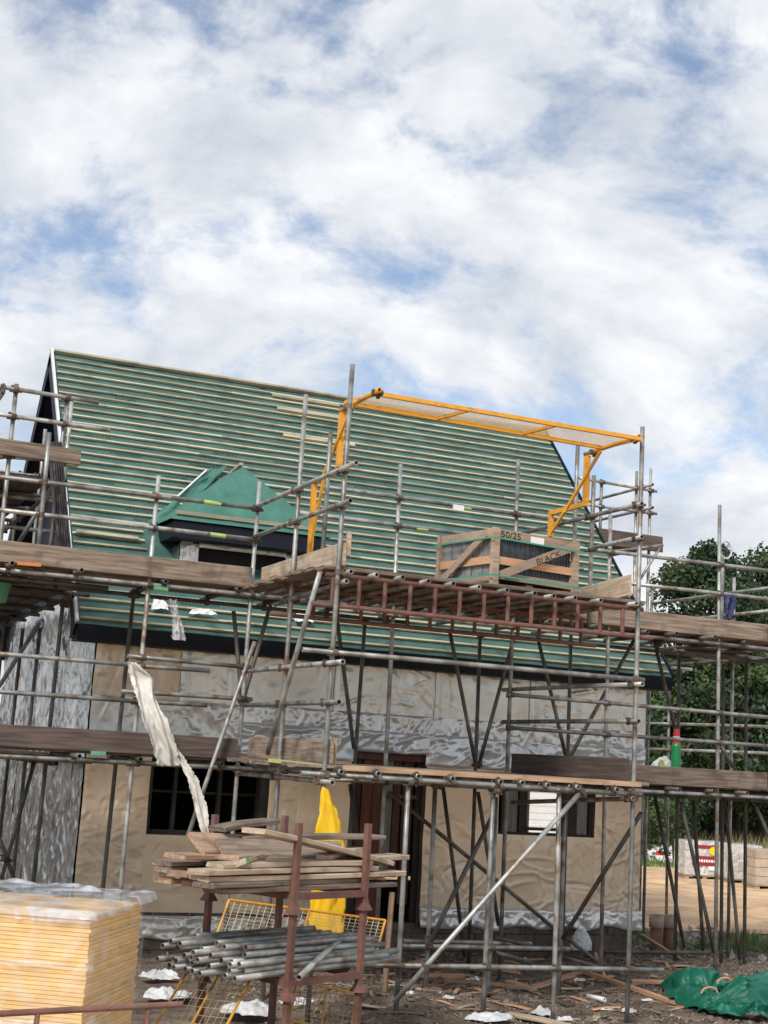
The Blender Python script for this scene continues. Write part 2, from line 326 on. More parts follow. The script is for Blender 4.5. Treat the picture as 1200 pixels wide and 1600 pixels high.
def crease_field(seed, w_, h_, dens=45, amp=.010, lmin=.08, lmax=.45, wd=(.010, .034), ang=None, aspread=3.2, topfan=0):
    rs_ = np.random.RandomState(int(seed*131) % 99991); n = max(6, int(dens*w_*h_)); cx = rs_.uniform(-.05, w_+.05, n); cy = rs_.uniform(-.05, h_+.05, n)
    an = rs_.uniform(0, math.pi, n) if ang is None else ang+rs_.normal(0, aspread, n); ln = rs_.uniform(lmin, lmax, n); wv = rs_.uniform(wd[0], wd[1], n); am = amp*rs_.uniform(.35, 1.3, n)*np.where(rs_.rand(n) < .32, -1, 1); cu = rs_.normal(0, .5, n)
    if topfan:
        k = int(topfan*w_); cx = np.append(cx, rs_.uniform(0, w_, k)); cy = np.append(cy, h_-rs_.uniform(0, .22, k)); an = np.append(an, math.pi/2+rs_.normal(0, .55, k)); ln = np.append(ln, rs_.uniform(.08, .26, k)); wv = np.append(wv, rs_.uniform(.012, .03, k)); am = np.append(am, amp*rs_.uniform(.6, 1.6, k)); cu = np.append(cu, rs_.normal(0, .6, k))
    def f(X, Y):
        H = np.zeros_like(X)
        for a_, b_, c_, l_, w__, m_, q_ in zip(cx, cy, an, ln, wv, am, cu):
            dx, dy = X-a_, Y-b_; al = dx*math.cos(c_)+dy*math.sin(c_); ac = dy*math.cos(c_)-dx*math.sin(c_)-q_*al*al
            t = np.maximum(0, 1-(al/l_)**2); H += m_*t*np.maximum(0, 1-np.abs(ac)/(w__*(.4+.8*t)))
        return H
    return f
# ================================================================== THE GROUND
def lin(a, b, n): return list(np.linspace(a, b, n, endpoint=False))
xs = lin(-900, -60, 8)+lin(-60, 1, 14)+lin(1, 15, 175)+lin(15, 60, 45)+lin(60, 900, 10)+[900]
ys = lin(-200, 5, 10)+lin(5, 11.5, 14)+lin(11.5, 20, 110)+lin(20, 60, 50)+lin(60, 1500, 14)+[1500]
def gz(x, y):
    h = 0
    if -20 < x < 70 and -20 < y < 90:
        near = max(0, 1-max(0, abs(x-9)-9)/12)*max(0, 1-max(0, abs(y-15)-6)/12)
        h = .05*nz((x, y, 1), .5)+near*(.035*nz((x, y, 2), 1.7)+.018*nz((x, y, 4), 5.1))
        h += .16*math.exp(-((x-5.9)/.9)**2-((y-13.4)/1.3)**2)          # trodden heap by the stillages
    return h
g = MB(); g.v = [(x, y, gz(x, y)) for y in ys for x in xs]; nx = len(xs)
g.f = [(j*nx+i, j*nx+i+1, (j+1)*nx+i+1, (j+1)*nx+i) for j in range(len(ys)-1) for i in range(nx-1)]
obj('ground', g, 'soil', M=Matrix(), smooth=True, kind='structure')
# sandy haul road beyond the house: real sheet with an uneven edge
sy = MB()
def sand_pt(u, v):
    yN = 19.6+2.6*nz((u*40, 0, 3), .22)*1.0
    x = 9.5+u*60; y0 = 19.9-.26*(x-12) if x < 24 else 17.2; y0 = y0+.7*nz((x, 0, 9), .6); y = y0+v*(20+.25*(x-9)-1.0)
    e = min(1, min(v, 1-v)*14)
    return V((x, y, gz(x, y)+.012+e*(.05*nz((x, y, 5), .5)+.03*nz((x, y, 6), 1.8)+.05)))
sy.grid(sand_pt, 150, 70)
obj('haul_road', sy, 'sand', M=Matrix(), smooth=True, kind='structure')
fy = MB()  # unseen sand sheet, added to bounce warm light onto the facade
def bounce_pt(u, v):
    x = -45+u*95; y1_ = 8.6+.6*nz((x, 0, 4), .5); y = -60+(y1_+60)*v; e = min(1, (1-v)*30); return V((x, y, gz(x, y)+.014+e*(.05*nz((x, y, 5), .5)+.05)))
fy.grid(bounce_pt, 90, 60); obj('bounce_sand', fy, 'sand', M=Matrix(), smooth=True, kind='structure')
# ================================================================== THE HOUSE
YE, ZE, YR, ZR, XL, XR = 16.5, 3.75, 20.35, 7.96, 3.18, 11.35
YW, WL, WR = 16.85, 3.49, 11.12
PIT = math.atan2(ZR-ZE, YR-YE); SL = math.hypot(YR-YE, ZR-ZE)
rdir = V((0, math.cos(PIT), math.sin(PIT))); rnor = V((0, -math.sin(PIT), math.cos(PIT)))
def roof_pt(x, s, off=0): return V((x, YE, ZE))+rdir*s+rnor*off
def roof_at(p):
    d = ray(*p); t = (V((0, YE, ZE))-EYE).dot(rnor)/d.dot(rnor); q = EYE+d*t; return q.x, (q-V((0, YE, ZE))).dot(rdir)
house = thing('house', (WL, YW, 0), 'timber frame house under construction with green battened roof and foil wrapped walls', 'house')
# walls (dark board core with openings), one part per wall
WIN1 = (4.27, 5.76, 1.385, 2.30); DOOR = (6.83, 7.87, .30, 2.48); WIN2 = (8.93, 10.40, 1.54, 2.30)
b = MB(); y0, y1 = YW+.03, YW+.22
def wallbox(xa, xb, za, zb): b.box((xa, y0, za), (xb, y1, zb))
wallbox(WL+.03, WIN1[0], .40, 3.9); wallbox(WIN1[0], WIN1[1], .40, WIN1[2]); wallbox(WIN1[0], WIN1[1], WIN1[3], 3.9)
wallbox(WIN1[1], DOOR[0], .40, 3.9); wallbox(DOOR[0], DOOR[1], DOOR[3], 3.9); wallbox(DOOR[1], WIN2[0], .40, 3.9)
wallbox(WIN2[0], WIN2[1], .40, WIN2[2]); wallbox(WIN2[0], WIN2[1], WIN2[3], 3.9); wallbox(WIN2[1], WR-.03, .40, 3.9)
obj('front_wall', b, 'ply', house)
GO = (at((829, 1260), X=WR).y-.15, at((878, 1260), X=WR).y+.5, 1.25, 2.5); GO = (min(GO[0], at((878, 1260), X=WR).y)-.2, max(GO[0], GO[1])+.2, GO[2], GO[3])
b = MB(); x0 = WR-.20
for ya, yb_, za, zb in ((YW+.23, GO[0], .4, 3.9), (GO[1], 2*YR-YW-.23, .4, 3.9), (GO[0], GO[1], .4, GO[2]), (GO[0], GO[1], GO[3], 3.9)): b.box((x0, ya, za), (x0+.18, yb_, zb))
pr_ = [(YW+.23, 3.901), (2*YR-YW-.23, 3.901), (YR, ZR-.25)]
b.add([(x0, y, z) for y, z in pr_]+[(x0+.18, y, z) for y, z in pr_], [(2, 1, 0), (3, 4, 5)]+[(i, (i+1) % 3, (i+1) % 3+3, i+3) for i in range(3)])
obj('gable_wall', b, 'navy_wall', house)
for nm, x0 in (('gable_wall', WL+.02),):
    b = MB(); yb = 2*YR-YW
    prof = [(YW+.23, .4), (yb-.23, .4), (yb-.23, 3.9), (YR, ZR-.25), (YW+.23, 3.9)]
    b.add([(x0, y, z) for y, z in prof]+[(x0+.18, y, z) for y, z in prof], [(4, 3, 2, 1, 0), (5, 6, 7, 8, 9)]+[(i, (i+1) % 5, (i+1) % 5+5, i+5) for i in range(5)])
    obj(nm, b, 'navy_wall', house)
# rear wall with the opening one looks through
b = MB(); yb = 2*YR-YW
b.box((WL+.03, yb-.2, .4), (WR-.03, yb, 3.9))
obj('rear_wall', b, 'ply', house)
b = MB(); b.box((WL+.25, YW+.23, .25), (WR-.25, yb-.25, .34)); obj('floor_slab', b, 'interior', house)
b = MB(); b.box((WL+.25, YW+.23, 2.62), (WR-.25, yb-.25, 2.85)); obj('upper_floor', b, 'ply', house)
b = MB(); b.box((6.2, 18.3, .35), (6.32, yb-.3, 2.6)); obj('partition', b, 'ply', house)
# plinth of blocks
pl = obj('plinth', MB().box((WL+.05, YW+.07, -.15), (WR-.05, YW+.3, .395)), 'block', house)
bm_ = MB().box((-.217, -.05, -.103), (.217, .05, .103)).mesh('block'); bm_.materials.append(MATS['block'])
for c in range(3):
    x = WL+.06+(.22 if c % 2 else 0)
    while x+.43 < WR:
        if not (DOOR[0]-.3 < x+.2 < DOOR[1]+.1 and c == 2):
            obj('block', bm_, None, pl, T((x+.22, YW+.03+random.uniform(-.006, .006), -.04+c*.215)))
        x += .444
# foil sheets on the front wall: crumpled skins, each a part
def foil(name, m, fn, w_, h_, amp, seed, parent=house, f=3.0, res=.02, dens=45, camp=.010, fan=6, **ck):
    nu, nv = max(4, int(w_/res)), max(4, int(h_/res)); U, Vv = np.meshgrid(np.linspace(0, 1, nu+1), np.linspace(0, 1, nv+1))
    H = crease_field(seed, w_, h_, dens, camp, topfan=fan, **ck)(U*w_, Vv*h_); b = MB()
    def q(u, v):
        p, nrm = fn(u, v); e = min(1, 12*min(u, 1-u, v, 1-v)+.35)
        return p+nrm*(.7*amp*e*(wrinkle(u*w_, v*h_, seed, f)*.55+.5)+e*H[round(v*nv), round(u*nu)]+.006)
    b.grid(q, nu, nv); return obj(name, b, m, parent, smooth=True)
def front_sheet(xa, xb, za, zb, m, amp=.014, off=0, f=3.0, wob=.012, name='foil_sheet', seed=None, parent=None, **ck):
    seed = random.uniform(0, 90) if seed is None else seed
    def fn(u, v):
        x = xa+(xb-xa)*u; z = za+(zb-za)*v
        x += wob*nz((z*2, seed, u*3)); z += wob*(1-v)*2*nz((x*2.3, seed+5, 0))*(1 if name == 'foil_skirt' else .6)
        return V((x, YW-off, z)), V((0, -1, 0))
    return foil(name, m, fn, xb-xa, zb-za, amp, seed, parent or house, f, **ck)
front_sheet(WL-.005, 4.27, .38, 2.42, 'foil_beige', .018, f=4.2, dens=130, camp=.009, lmax=.22)
front_sheet(4.27, 5.76, .38, 1.38, 'foil_beige', .010, f=1.6, dens=18, camp=.007, lmax=.6)
front_sheet(5.76, 6.14, .38, 2.42, 'foil_beige', .016, f=4, dens=130, camp=.009, lmax=.22)
front_sheet(6.13, 6.83, .38, 2.42, 'foil_beige', .009, .004, f=1.8, dens=20, camp=.006)
front_sheet(7.87, 8.93, .42, 2.40, 'foil_beige', .013, f=2.2, dens=30, camp=.008)
front_sheet(8.93, 10.40, .42, 1.54, 'foil_beige', .012, f=1.6, dens=24, camp=.009, lmax=.6)
front_sheet(10.40, 11.13, .42, 2.40, 'foil_beige', .016, f=2.4, dens=60, camp=.012)
front_sheet(8.93, 10.40, 2.30, 2.42, 'foil_beige', .006, f=3); front_sheet(4.27, 5.76, 2.30, 2.42, 'foil_beige', .006, f=3)
xs_ = [WL-.004, 4.55, 5.15, 6.55, 7.95, 9.35, 10.55, 11.135]
for i in range(7):
    front_sheet(xs_[i], xs_[i+1]+.02, 2.93, 3.80, 'foil_beige' if i == 0 else 'foil_grey', .019 if i % 2 else .014, .004+.004*(i % 2), f=2.8, dens=(60, 30, 14, 45, 18, 55, 24)[i], camp=(.009, .008, .007, .011, .008, .010, .011)[i], fan=(4, 6, 18, 10, 22, 8, 14)[i])
for i in range(1, 7): front_sheet(xs_[i]-.025, xs_[i]+.035, 2.95, 3.79, 'foil_silver', .004, .026, dens=160, camp=.006, lmax=.12, fan=0, name='foil_tape')
front_sheet(WL, 5.35, 2.45, 2.96, 'foil_grey', .024, .012, f=3)
front_sheet(5.3, 8.4, 2.66, 2.98, 'foil_silver', .022, .014, f=4.2, dens=80, camp=.011, fan=14)
front_sheet(8.35, 11.14, 2.62, 2.98, 'foil_silver', .022, .014, f=4.2, dens=80, camp=.011, fan=14)
front_sheet(5.2, 8.6, 2.30, 2.76, 'foil_silver', .05, .022, f=1.9) if False else None
for xa, xb in ((5.25, 6.84), (7.84, 9.5), (9.45, 11.15)):
    front_sheet(xa, xb, 2.36, 2.76, 'foil_silver', .05, .02, f=1.5, dens=34, camp=.024, lmin=.2, lmax=.8, wd=(.02, .07), ang=.2, aspread=.4, fan=0)
front_sheet(6.83, 7.88, 2.49, 2.76, 'foil_silver', .05, .02, f=1.5, dens=55, camp=.030, lmin=.2, lmax=.6, wd=(.02, .06), ang=.25, aspread=.5, fan=0)
for xa, xb in ((7.86, 9.0), (8.97, 10.2), (10.15, 11.16)):
    front_sheet(xa, xb, .36, .60, 'foil_silver', .05, .03, f=3.4, wob=.03, name='foil_skirt', dens=90, camp=.022, lmin=.1, lmax=.4, fan=0)
front_sheet(4.2, 6.8, .20, .46, 'foil_grey', .07, .03, f=2.6, wob=.03, name='foil_skirt', dens=90, camp=.022, lmin=.1, lmax=.4, fan=0)
# left gable foil: vertical folded sheets
def gable_sheet(ya, yb_, za, zb, m, amp, off, f=2.0, x=WL, sgn=-1):
    seed = random.uniform(0, 90)
    def fn(u, v):
        y = ya+(yb_-ya)*u+.03*nz((v*2.5, seed, 1)); return V((x+sgn*off+sgn*.012*nz((u*2.2, v*1.3, seed)), y, za+(zb-za)*v)), V((sgn, 0, 0))
    foil('foil_sheet', m, fn, abs(yb_-ya), zb-za, amp, seed, house, f, .03, dens=40, camp=.018, lmin=.1, lmax=.8, wd=(.015, .05), ang=math.pi/2, aspread=.5, fan=3)
for i, (ya, yb_) in enumerate(((16.86, 17.5), (17.48, 18.3), (18.28, 19.2), (19.18, 20.4), (20.38, 21.6), (21.58, 22.7), (22.68, 23.85))):
    gable_sheet(ya, yb_, 2.34, 4.25, 'foil_gable' if i % 2 == 0 else 'foil_silver', .025, .006+.006*(i % 2), 2.4)
    gable_sheet(ya+.02, yb_+.02, .3, 2.36, 'foil_gable', .02, .003+.006*(i % 2), 2.0)
for ya, yb_, za, zb in ((16.86, GO[0]-.02, .3, 3.9), (GO[1]+.02, 23.8, .3, 3.9), (GO[0]-.02, GO[1]+.02, .3, GO[2]-.02), (GO[0]-.02, GO[1]+.02, GO[3]+.02, 3.9)):
    gable_sheet(ya, yb_, za, zb, 'foil_grey', .02, .004, 2.4, WR, 1)
# openings: window frames, door boarding
wn = obj('window', MB().box((WIN1[0], YW+.10, WIN1[2]), (WIN1[1], YW+.16, WIN1[2]+.05)), 'frame_black', house)
for x in (WIN1[0]+.36, WIN1[0]+.92, WIN1[1]-.36): obj('stud', MB().box((x, YW+.25, WIN1[2]), (x+.045, YW+.33, 2.6)), 'frame_black', wn)
obj('rail', MB().box((WIN1[0], YW+.34, 1.86), (WIN1[1], YW+.37, 1.89)), 'frame_black', wn)
obj('jamb', MB().box((WIN1[0]+.002, YW+.02, WIN1[2]+.05), (WIN1[0]+.04, YW+.2, 2.3)), 'frame_black', wn); obj('jamb', MB().box((WIN1[1]-.10, YW+.02, WIN1[2]+.05), (WIN1[1]-.002, YW+.2, 2.3)), 'frame_black', wn)
dr = obj('door_opening', MB().box((DOOR[0]+.003, YW+.02, 2.40), (DOOR[1]-.003, YW+.2, 2.478)), 'door_plank', house, label='boarded dark brown doorway')
x = DOOR[0]+.22; i = 0
for x, wd_, zt, zb, m in ((6.84, .05, 2.4, .3, 'frame_black'), (6.90, .11, 2.4, .3, 'frame_black'), (7.03, .14, 2.4, .3, 'door_plank'), (7.18, .13, 2.4, .36, 'door_plank'), (7.33, .12, 2.4, .95, 'frame_grey'), (7.47, .10, 2.4, .95, 'door_plank'), (7.60, .14, 2.4, .62, 'door_plank'), (7.78, .075, 2.4, .3, 'frame_black')):
    obj('plank', MB().box((x, YW+.08+random.uniform(0, .04), zb), (x+wd_, YW+.13, zt)), m, dr)
obj('rail', MB().box((7.3, YW+.05, 1.93), (7.78, YW+.075, 1.98)), 'door_plank', dr)
w2 = obj('window', MB().box((WIN2[0], YW+.03, WIN2[2]), (WIN2[1], YW+.2, WIN2[2]+.03)), 'frame_black', house)
def w2x(px): return at((px, 1280), Y=YW+.1).x
for pa, pb, m, yy in ((780, 787, 'frame_black', .05), (789, 809, 'frame_grey', .12), (810, 822, 'frame_black', .08), (823, 829, 'board_tan', .14), (876, 899, 'frame_black', .06), (900, 917, 'frame_grey', .1), (918, 927, 'frame_black', .05)):
    obj('mullion', MB().box((w2x(pa), YW+yy, WIN2[2]+.03), (w2x(pb), YW+yy+.06, 2.29)), m, w2)
obj('rail', MB().box((w2x(822), YW+.07, 1.60), (w2x(876), YW+.13, 1.64)), 'frame_black', w2)
# roof
roof = None
def memb(u, v):
    x = XL+(XR-XL)*u; s = SL*v
    return roof_pt(x, s, .010*nz((x*1.2, s*4, 3))+.006*nz((x*4, s*9, 5))-.012*abs(math.sin(math.pi*s/.169)))
rb = MB().grid(memb, 150, 130)
roof = obj('roof', rb, 'membrane', house, smooth=True)
obj('deck', MB().add([roof_pt(XL+.01, .0, -.03), roof_pt(XR-.01, .0, -.03), roof_pt(XR-.01, SL, -.03), roof_pt(XL+.01, SL, -.03), roof_pt(XL+.01, .0, -.16), roof_pt(XR-.01, .0, -.16), roof_pt(XR-.01, SL, -.16), roof_pt(XL+.01, SL, -.16)],
    [(0, 1, 2, 3), (7, 6, 5, 4), (0, 4, 5, 1), (1, 5, 6, 2), (2, 6, 7, 3), (3, 7, 4, 0)]), 'navy', roof)
def back_pt(x, s, off=0): p = roof_pt(x, s, off); return V((x, 2*YR-p.y, p.z))
obj('rear_slope', MB().add([back_pt(XL, 0), back_pt(XR, 0), back_pt(XR, SL-.02), back_pt(XL, SL-.02), back_pt(XL, 0, -.15), back_pt(XR, 0, -.15), back_pt(XR, SL-.02, -.15), back_pt(XL, SL-.02, -.15)],
    [(3, 2, 1, 0), (4, 5, 6, 7), (1, 5, 4, 0), (2, 6, 5, 1), (3, 7, 6, 2), (0, 4, 7, 3)]), 'navy_wall', roof)
b = MB(); rp_ = random.Random(3)
for _ in range(46):
    x0 = rp_.uniform(XL+.2, XR-1.0); row = rp_.randrange(2, 31); s0 = .085+row*.169+.075+rp_.uniform(-.01, .02); k_ = rp_.randrange(7, 13)
    for i in range(k_):
        xx = x0+i*.045
        for q in range(2): ss_ = s0+rp_.uniform(-.012, .012); b.add([roof_pt(xx+q*.014, ss_, .0115), roof_pt(xx+q*.014+.010, ss_, .0115), roof_pt(xx+q*.014+.010, ss_+.035, .0115), roof_pt(xx+q*.014, ss_+.035, .0115)], [(0, 1, 2, 3)])
obj('printed_marks', b, 'print', roof, kind='stuff')
# dormer data
DXL, DXR, DY, DZ = 4.33, 6.33, 17.0, 5.19
DAP = V((5.38, 17.72, 6.10))
def on_dormer(x, s):
    p = roof_pt(x, s)
    if p.z > DAP.z-.02 or p.y < DY-.05: return False
    t = (p.z-5.1)/(DAP.z-5.1); t = max(0, t)
    lo = DXL-.22+(DAP.x-DXL+.22)*t; hi = DXR+.22+(DAP.x-DXR-.22)*t
    return lo < x < hi
# battens: gauge .169 m, in lengths, cut round the dormer
GA = .169; nb = int(SL/GA)
def batten(xa, xb, s, h=.023, w_=.029, z0=.004):
    if xb-xa < .1: return
    key = ('bat', round(xb-xa, 2), h)
    if key not in _bc:
        bb = MB(); n = max(1, int((xb-xa)/.6)); Ln = round(xb-xa, 2); prev = None
        for i in range(n+1):
            X_ = -Ln/2+Ln*i/n; j = random.uniform(-.003, .003); o = len(bb.v); bb.v += [(X_, -w_/2, -h/2+j), (X_, w_/2, -h/2+j), (X_, w_/2, h/2+j), (X_, -w_/2, h/2+j)]
            if prev is not None: bb.f += [(prev+k, o+k, o+(k+1) % 4, prev+(k+1) % 4) for k in range(4)]
            else: bb.f.append((o, o+1, o+2, o+3))
            prev = o
        bb.f.append((prev+3, prev+2, prev+1, prev)); me = bb.mesh('batten'); me.materials.append(MATS['batten']); _bc[key] = me
    a, c = roof_pt(xa, s, z0+h/2), roof_pt(xb, s+random.uniform(-.006, .006), z0+h/2)
    obj('batten', _bc[key], None, roof, T((a+c)/2) @ frame((0, 0, 0), c-a, rnor))
for r in range(nb+1):
    s = .085+r*GA
    if s > SL-.02: continue
    cuts = []; x = XL+.03+random.choice((0, 0, .02)); st = random.uniform(1.5, 4.2)
    while x < XR-.03:
        e = min(XR-.03, x+st); st = random.choice((3.6, 4.2, 4.8)); cuts.append((x, e)); x = e
    for xa, xb in cuts:
        k = 0; n = max(2, int((xb-xa)/.06)); run = None
        for i in range(n+1):
            xx = xa+(xb-xa)*i/n; blk = on_dormer(xx, s)
            if not blk and run is None: run = xx
            if (blk or i == n) and run is not None:
                batten(run, xx-.004, s); run = None
batten(XL+.02, XR-.02, SL-.04, .05, .05)
for (pa, pb) in (((424, 621), (530, 641)), ((432, 643), (528, 659)), ((442, 685), (553, 702)), ((820-10, 600), (870, 610))):  # spare doubled lengths
    if pa[1] < 610: continue
    (xa, sa), (xb, sb) = roof_at(pa), roof_at(pb); batten(xa, xb, (sa+sb)/2+.02, .028, .06, .036)
(xa, sa), (xb, sb) = roof_at((118, 838)), roof_at((215, 848)); batten(xa, xb, (sa+sb)/2+.03, .03, .06, .036)
# eaves fascia, soffit, bargeboards
obj('fascia', MB().box((XL, YE-.005, ZE-.19), (XR, YE+.03, ZE-.005)), 'navy', house)
obj('soffit', MB().box((XL+.01, YE+.032, ZE-.188), (XR-.01, YW+.02, ZE-.155)), 'navy', house)
for x in (XL, XR-.03):
    obj('box_end', MB().add([(x, YE+.034, ZE-.15), (x, YW+.1, ZE-.15), (x, YW+.1, ZE+.2), (x, YE+.034, ZE-.04), (x+.03, YE+.034, ZE-.15), (x+.03, YW+.1, ZE-.15), (x+.03, YW+.1, ZE+.2), (x+.03, YE+.034, ZE-.04)],
        [(0, 1, 2, 3), (7, 6, 5, 4), (0, 4, 5, 1), (1, 5, 6, 2), (2, 6, 7, 3), (3, 7, 4, 0)]), 'navy', house)
for x, pt in ((XL-.028, roof_pt), (XL-.028, back_pt), (XR+.002, roof_pt), (XR+.002, back_pt)):
    pp = [pt(x, 0, .03), pt(x, SL+.02, .03), pt(x, SL+.02, -.20), pt(x, 0, -.20)]; qq = [p+V((.026, 0, 0)) for p in pp]
    obj('bargeboard', MB().add(pp+qq, [(0, 1, 2, 3), (7, 6, 5, 4), (0, 4, 5, 1), (1, 5, 6, 2), (2, 6, 7, 3), (3, 7, 4, 0)]), 'navy', house)
    pp = [pt(x-.004, .3 if pt is back_pt else 0, .045), pt(x-.004, SL+.02, .045), pt(x-.004, SL+.02, -.01), pt(x-.004, .3 if pt is back_pt else 0, -.01)]; qq = [p+V((.034, 0, 0)) for p in pp]
    if x < 5: obj('verge_strip', MB().add(pp+qq, [(0, 1, 2, 3), (7, 6, 5, 4), (0, 4, 5, 1), (1, 5, 6, 2), (2, 6, 7, 3), (3, 7, 4, 0)]), 'white_trim', house)
# dormer: hipped roof in fresh membrane, fascia, foil cheeks and window
dm = obj('dormer', MB().box((DXL+.20, DY+.28, 4.5), (DXL+.34, DY+.40, 5.0)), 'foil_silver', house, label='dormer with fresh green membrane on a hipped roof')
CFD = crease_field(5.5, 2.0, 1.3, 26, .016, .2, .7, (.02, .06))
def tri_sheet(name, A, B, C_, m, amp=.018, n=26, seed=1):
    b = MB(); nrm = (B-A).cross(C_-A).normalized(); idx = {}
    for j in range(n+1):
        for i in range(n+1-j):
            u, v = i/n, j/n; p = A+(B-A)*u+(C_-A)*v; e = min(1, 5*min(u, v, 1-u-v)+.15); h = amp*e*(wrinkle(p.x*1.0+p.z, p.y+p.z, seed, 1.5)*.6)+e*float(CFD(np.array([u*2.0]), np.array([v*1.3]))[0])
            idx[i, j] = len(b.v); b.v.append(tuple(p+nrm*h))
    for j in range(n):
        for i in range(n-j):
            b.f.append((idx[i, j], idx[i+1, j], idx[i, j+1]))
            if i+j < n-1: b.f.append((idx[i+1, j], idx[i+1, j+1], idx[i, j+1]))
    return obj(name, b, m, dm, smooth=True)
FL, FR = V((DXL-.06, DY-.06, DZ-.02)), V((DXR+.06, DY-.06, DZ-.02))
def roof_y(z): return YE+(z-ZE)/math.tan(PIT)
RB = V((DAP.x, roof_y(DAP.z)+.06, DAP.z)); BL = V((DXL-.06, roof_y(DZ)+.03, DZ)); BR = V((DXR+.06, roof_y(DZ)+.03, DZ))
tri_sheet('membrane_front', FL, FR, DAP, 'membrane_new', .02, 30, 3)
for nm, q in (('membrane_side', (BL, FL, DAP, RB)), ('membrane_side', (FR, BR, RB, DAP))):
    b = MB()
    def qf(u, v, q=q): 
        p = (q[0]*(1-u)+q[1]*u)*(1-v)+(q[3]*(1-u)+q[2]*u)*v; return p+V((0, 0, .02*wrinkle(p.x+p.y, p.z, 5, 2)*min(1, 8*min(u, 1-u, v, 1-v)+.1)))
    b.grid(qf, 24, 24); obj(nm, b, 'membrane_new', dm, smooth=True)
# valley flap lying on the main roof beside the dormer
(fxa, fsa), (fxb, fsb) = roof_at((232, 818)), roof_at((330, 735))
b = MB()
def flap(u, v):
    x = fxa+(fxb-fxa)*v; s = fsa+(fsb-fsa)*v; return roof_pt(x-.04+.34*u*(1-.3*v), s+.02*u-.05, .05+.05*math.sin(u*6+v*3)*u+.03*wrinkle(u, v*2, 8, 1.6))
b.grid(flap, 20, 40); obj('valley_flap', b, 'membrane_new', dm, smooth=True)
obj('valley_board', MB().bar(roof_pt(fxa+.42, fsa+.52, .10), roof_pt(fxb-.12, fsb-.15, .10), .022, .010, rnor), 'white_trim', dm)
obj('ridge_stub', MB().bar(DAP+V((-.03, -.02, .03)), RB+V((.1, .0, .05)), .05, .035), 'batten', dm)
obj('dormer_fascia', MB().box((DXL, DY-.03, DZ-.235), (DXR, DY, DZ-.035)), 'navy', dm)
obj('dormer_soffit', MB().box((DXL+.01, DY+.002, DZ-.235), (DXR-.01, DY+.55, DZ-.21)), 'navy', dm)
for x in (DXL-.002, DXR-.03):
    obj('dormer_fascia', MB().box((x, DY+.002, DZ-.233), (x+.03, roof_y(DZ-.1), DZ-.04)), 'navy', dm)
obj('batten', MB().bar((DXL+.02, DY-.02, DZ+.075), (DXR-.02, DY-.02, DZ+.075), .03, .045), 'batten', dm)
DF = DY+.28
def dsheet(xa, xb, za, zb, m, yy=DF, amp=.012):
    sd = random.uniform(0, 50); foil('foil_sheet', m, lambda u, v: (V((xa+(xb-xa)*u, yy, za+(zb-za)*v)), V((0, -1, 0))), xb-xa, zb-za, amp, sd, dm, 5, .02, dens=90)
dsheet(DXL+.18, DXL+.42, 4.3, DZ-.25, 'foil_silver', amp=.02); dsheet(DXR-.42, DXR-.18, 4.3, DZ-.25, 'foil_silver'); dsheet(DXL+.42, DXR-.42, DZ-.29, DZ-.22, 'foil_grey')
for xx, sg in ((DXL+.18, -1), (DXR-.18, 1)):
    sd = 3.3; foil('cheek', 'foil_gable', lambda u, v, xx=xx, sg=sg: (V((xx, DF+.75*u, 4.2+.72*v)), V((sg, 0, 0))), .75, .72, .025, sd, dm, 3, .04)
obj('inside_shade_panel', MB().box((DXL+.42, DF+.12, 4.25), (DXR-.42, DF+.14, DZ-.23)), 'interior', dm)  # near-black panel paints the unlit inside of the dormer window
for z in (4.45, 4.93): obj('strip', MB().box((DXL+1.0, DF+.08, z), (DXL+1.30, DF+.11, z+.03)), 'tag_green', dm)
obj('mullion', MB().box((5.95, DF+.05, 4.25), (5.99, DF+.11, DZ-.3)), 'frame_black', dm)
# ================================================================== SCAFFOLD ALONG THE FRONT
YO, YI, YB, Z1, Z2 = 15.05, 16.2, 12.49, 2.21, 4.10
front = thing('scaffold', (7, YO, 0), 'long galvanised tube scaffold with two boarded lifts along the house front', 'scaffold')
rec = []
def std(pa, pb, Y, parent, rec, ground=True, m='galv', zb=None):
    a = at(pa, Y=Y); c = at(pb, Y=Y)
    if ground:
        t = (a.z-(-.05))/(a.z-c.z); c = a+(c-a)*t
    return tube('standard', a, c, parent, m, rec=rec)
std((77, 676), (57, 885), YO-.06, front, rec, False)
for pa, pb in (((248, 743), (188, 1400)), ((406, 752), (364, 1300)), ((626, 725), (602, 1193)), ((810, 718), (793, 1180)), ((954, 803), (939, 1495)), ((1124.5, 789), (1118, 1495))): std(pa, pb, YO, front, rec)
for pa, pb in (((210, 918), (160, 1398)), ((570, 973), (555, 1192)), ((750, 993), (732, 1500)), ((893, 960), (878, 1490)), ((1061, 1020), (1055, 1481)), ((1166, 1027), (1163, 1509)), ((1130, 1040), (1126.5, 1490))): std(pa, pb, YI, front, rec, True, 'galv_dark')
tube('standard', (12.75, YO, 5.6), (12.75, YO, 0), front, rec=rec); tube('standard', (2.0, YI, 4.3), (1.98, YI, 0), front, 'galv_dark', rec=rec)
for z in (Z1, Z2):
    tube('ledger', (1.3, YO-.05, z), (5.9, YO-.05, z+.01), front, rec=rec); tube('ledger', (5.75, YO-.05, z-.055), (9.2, YO-.05, z-.05), front, rec=rec); tube('ledger', (9.0, YO-.05, z), (13.4, YO-.05, z), front, rec=rec)
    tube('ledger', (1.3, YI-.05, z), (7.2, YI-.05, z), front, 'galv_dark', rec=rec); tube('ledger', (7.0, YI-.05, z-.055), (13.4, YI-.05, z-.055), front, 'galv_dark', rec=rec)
def rl(pa, pb, Y, parent=front, rec=rec, m='galv', name='guard_rail', Y2=None): return tube(name, at(pa, Y=Y), at(pb, Y=Y2 or Y), parent, m, rec=rec)
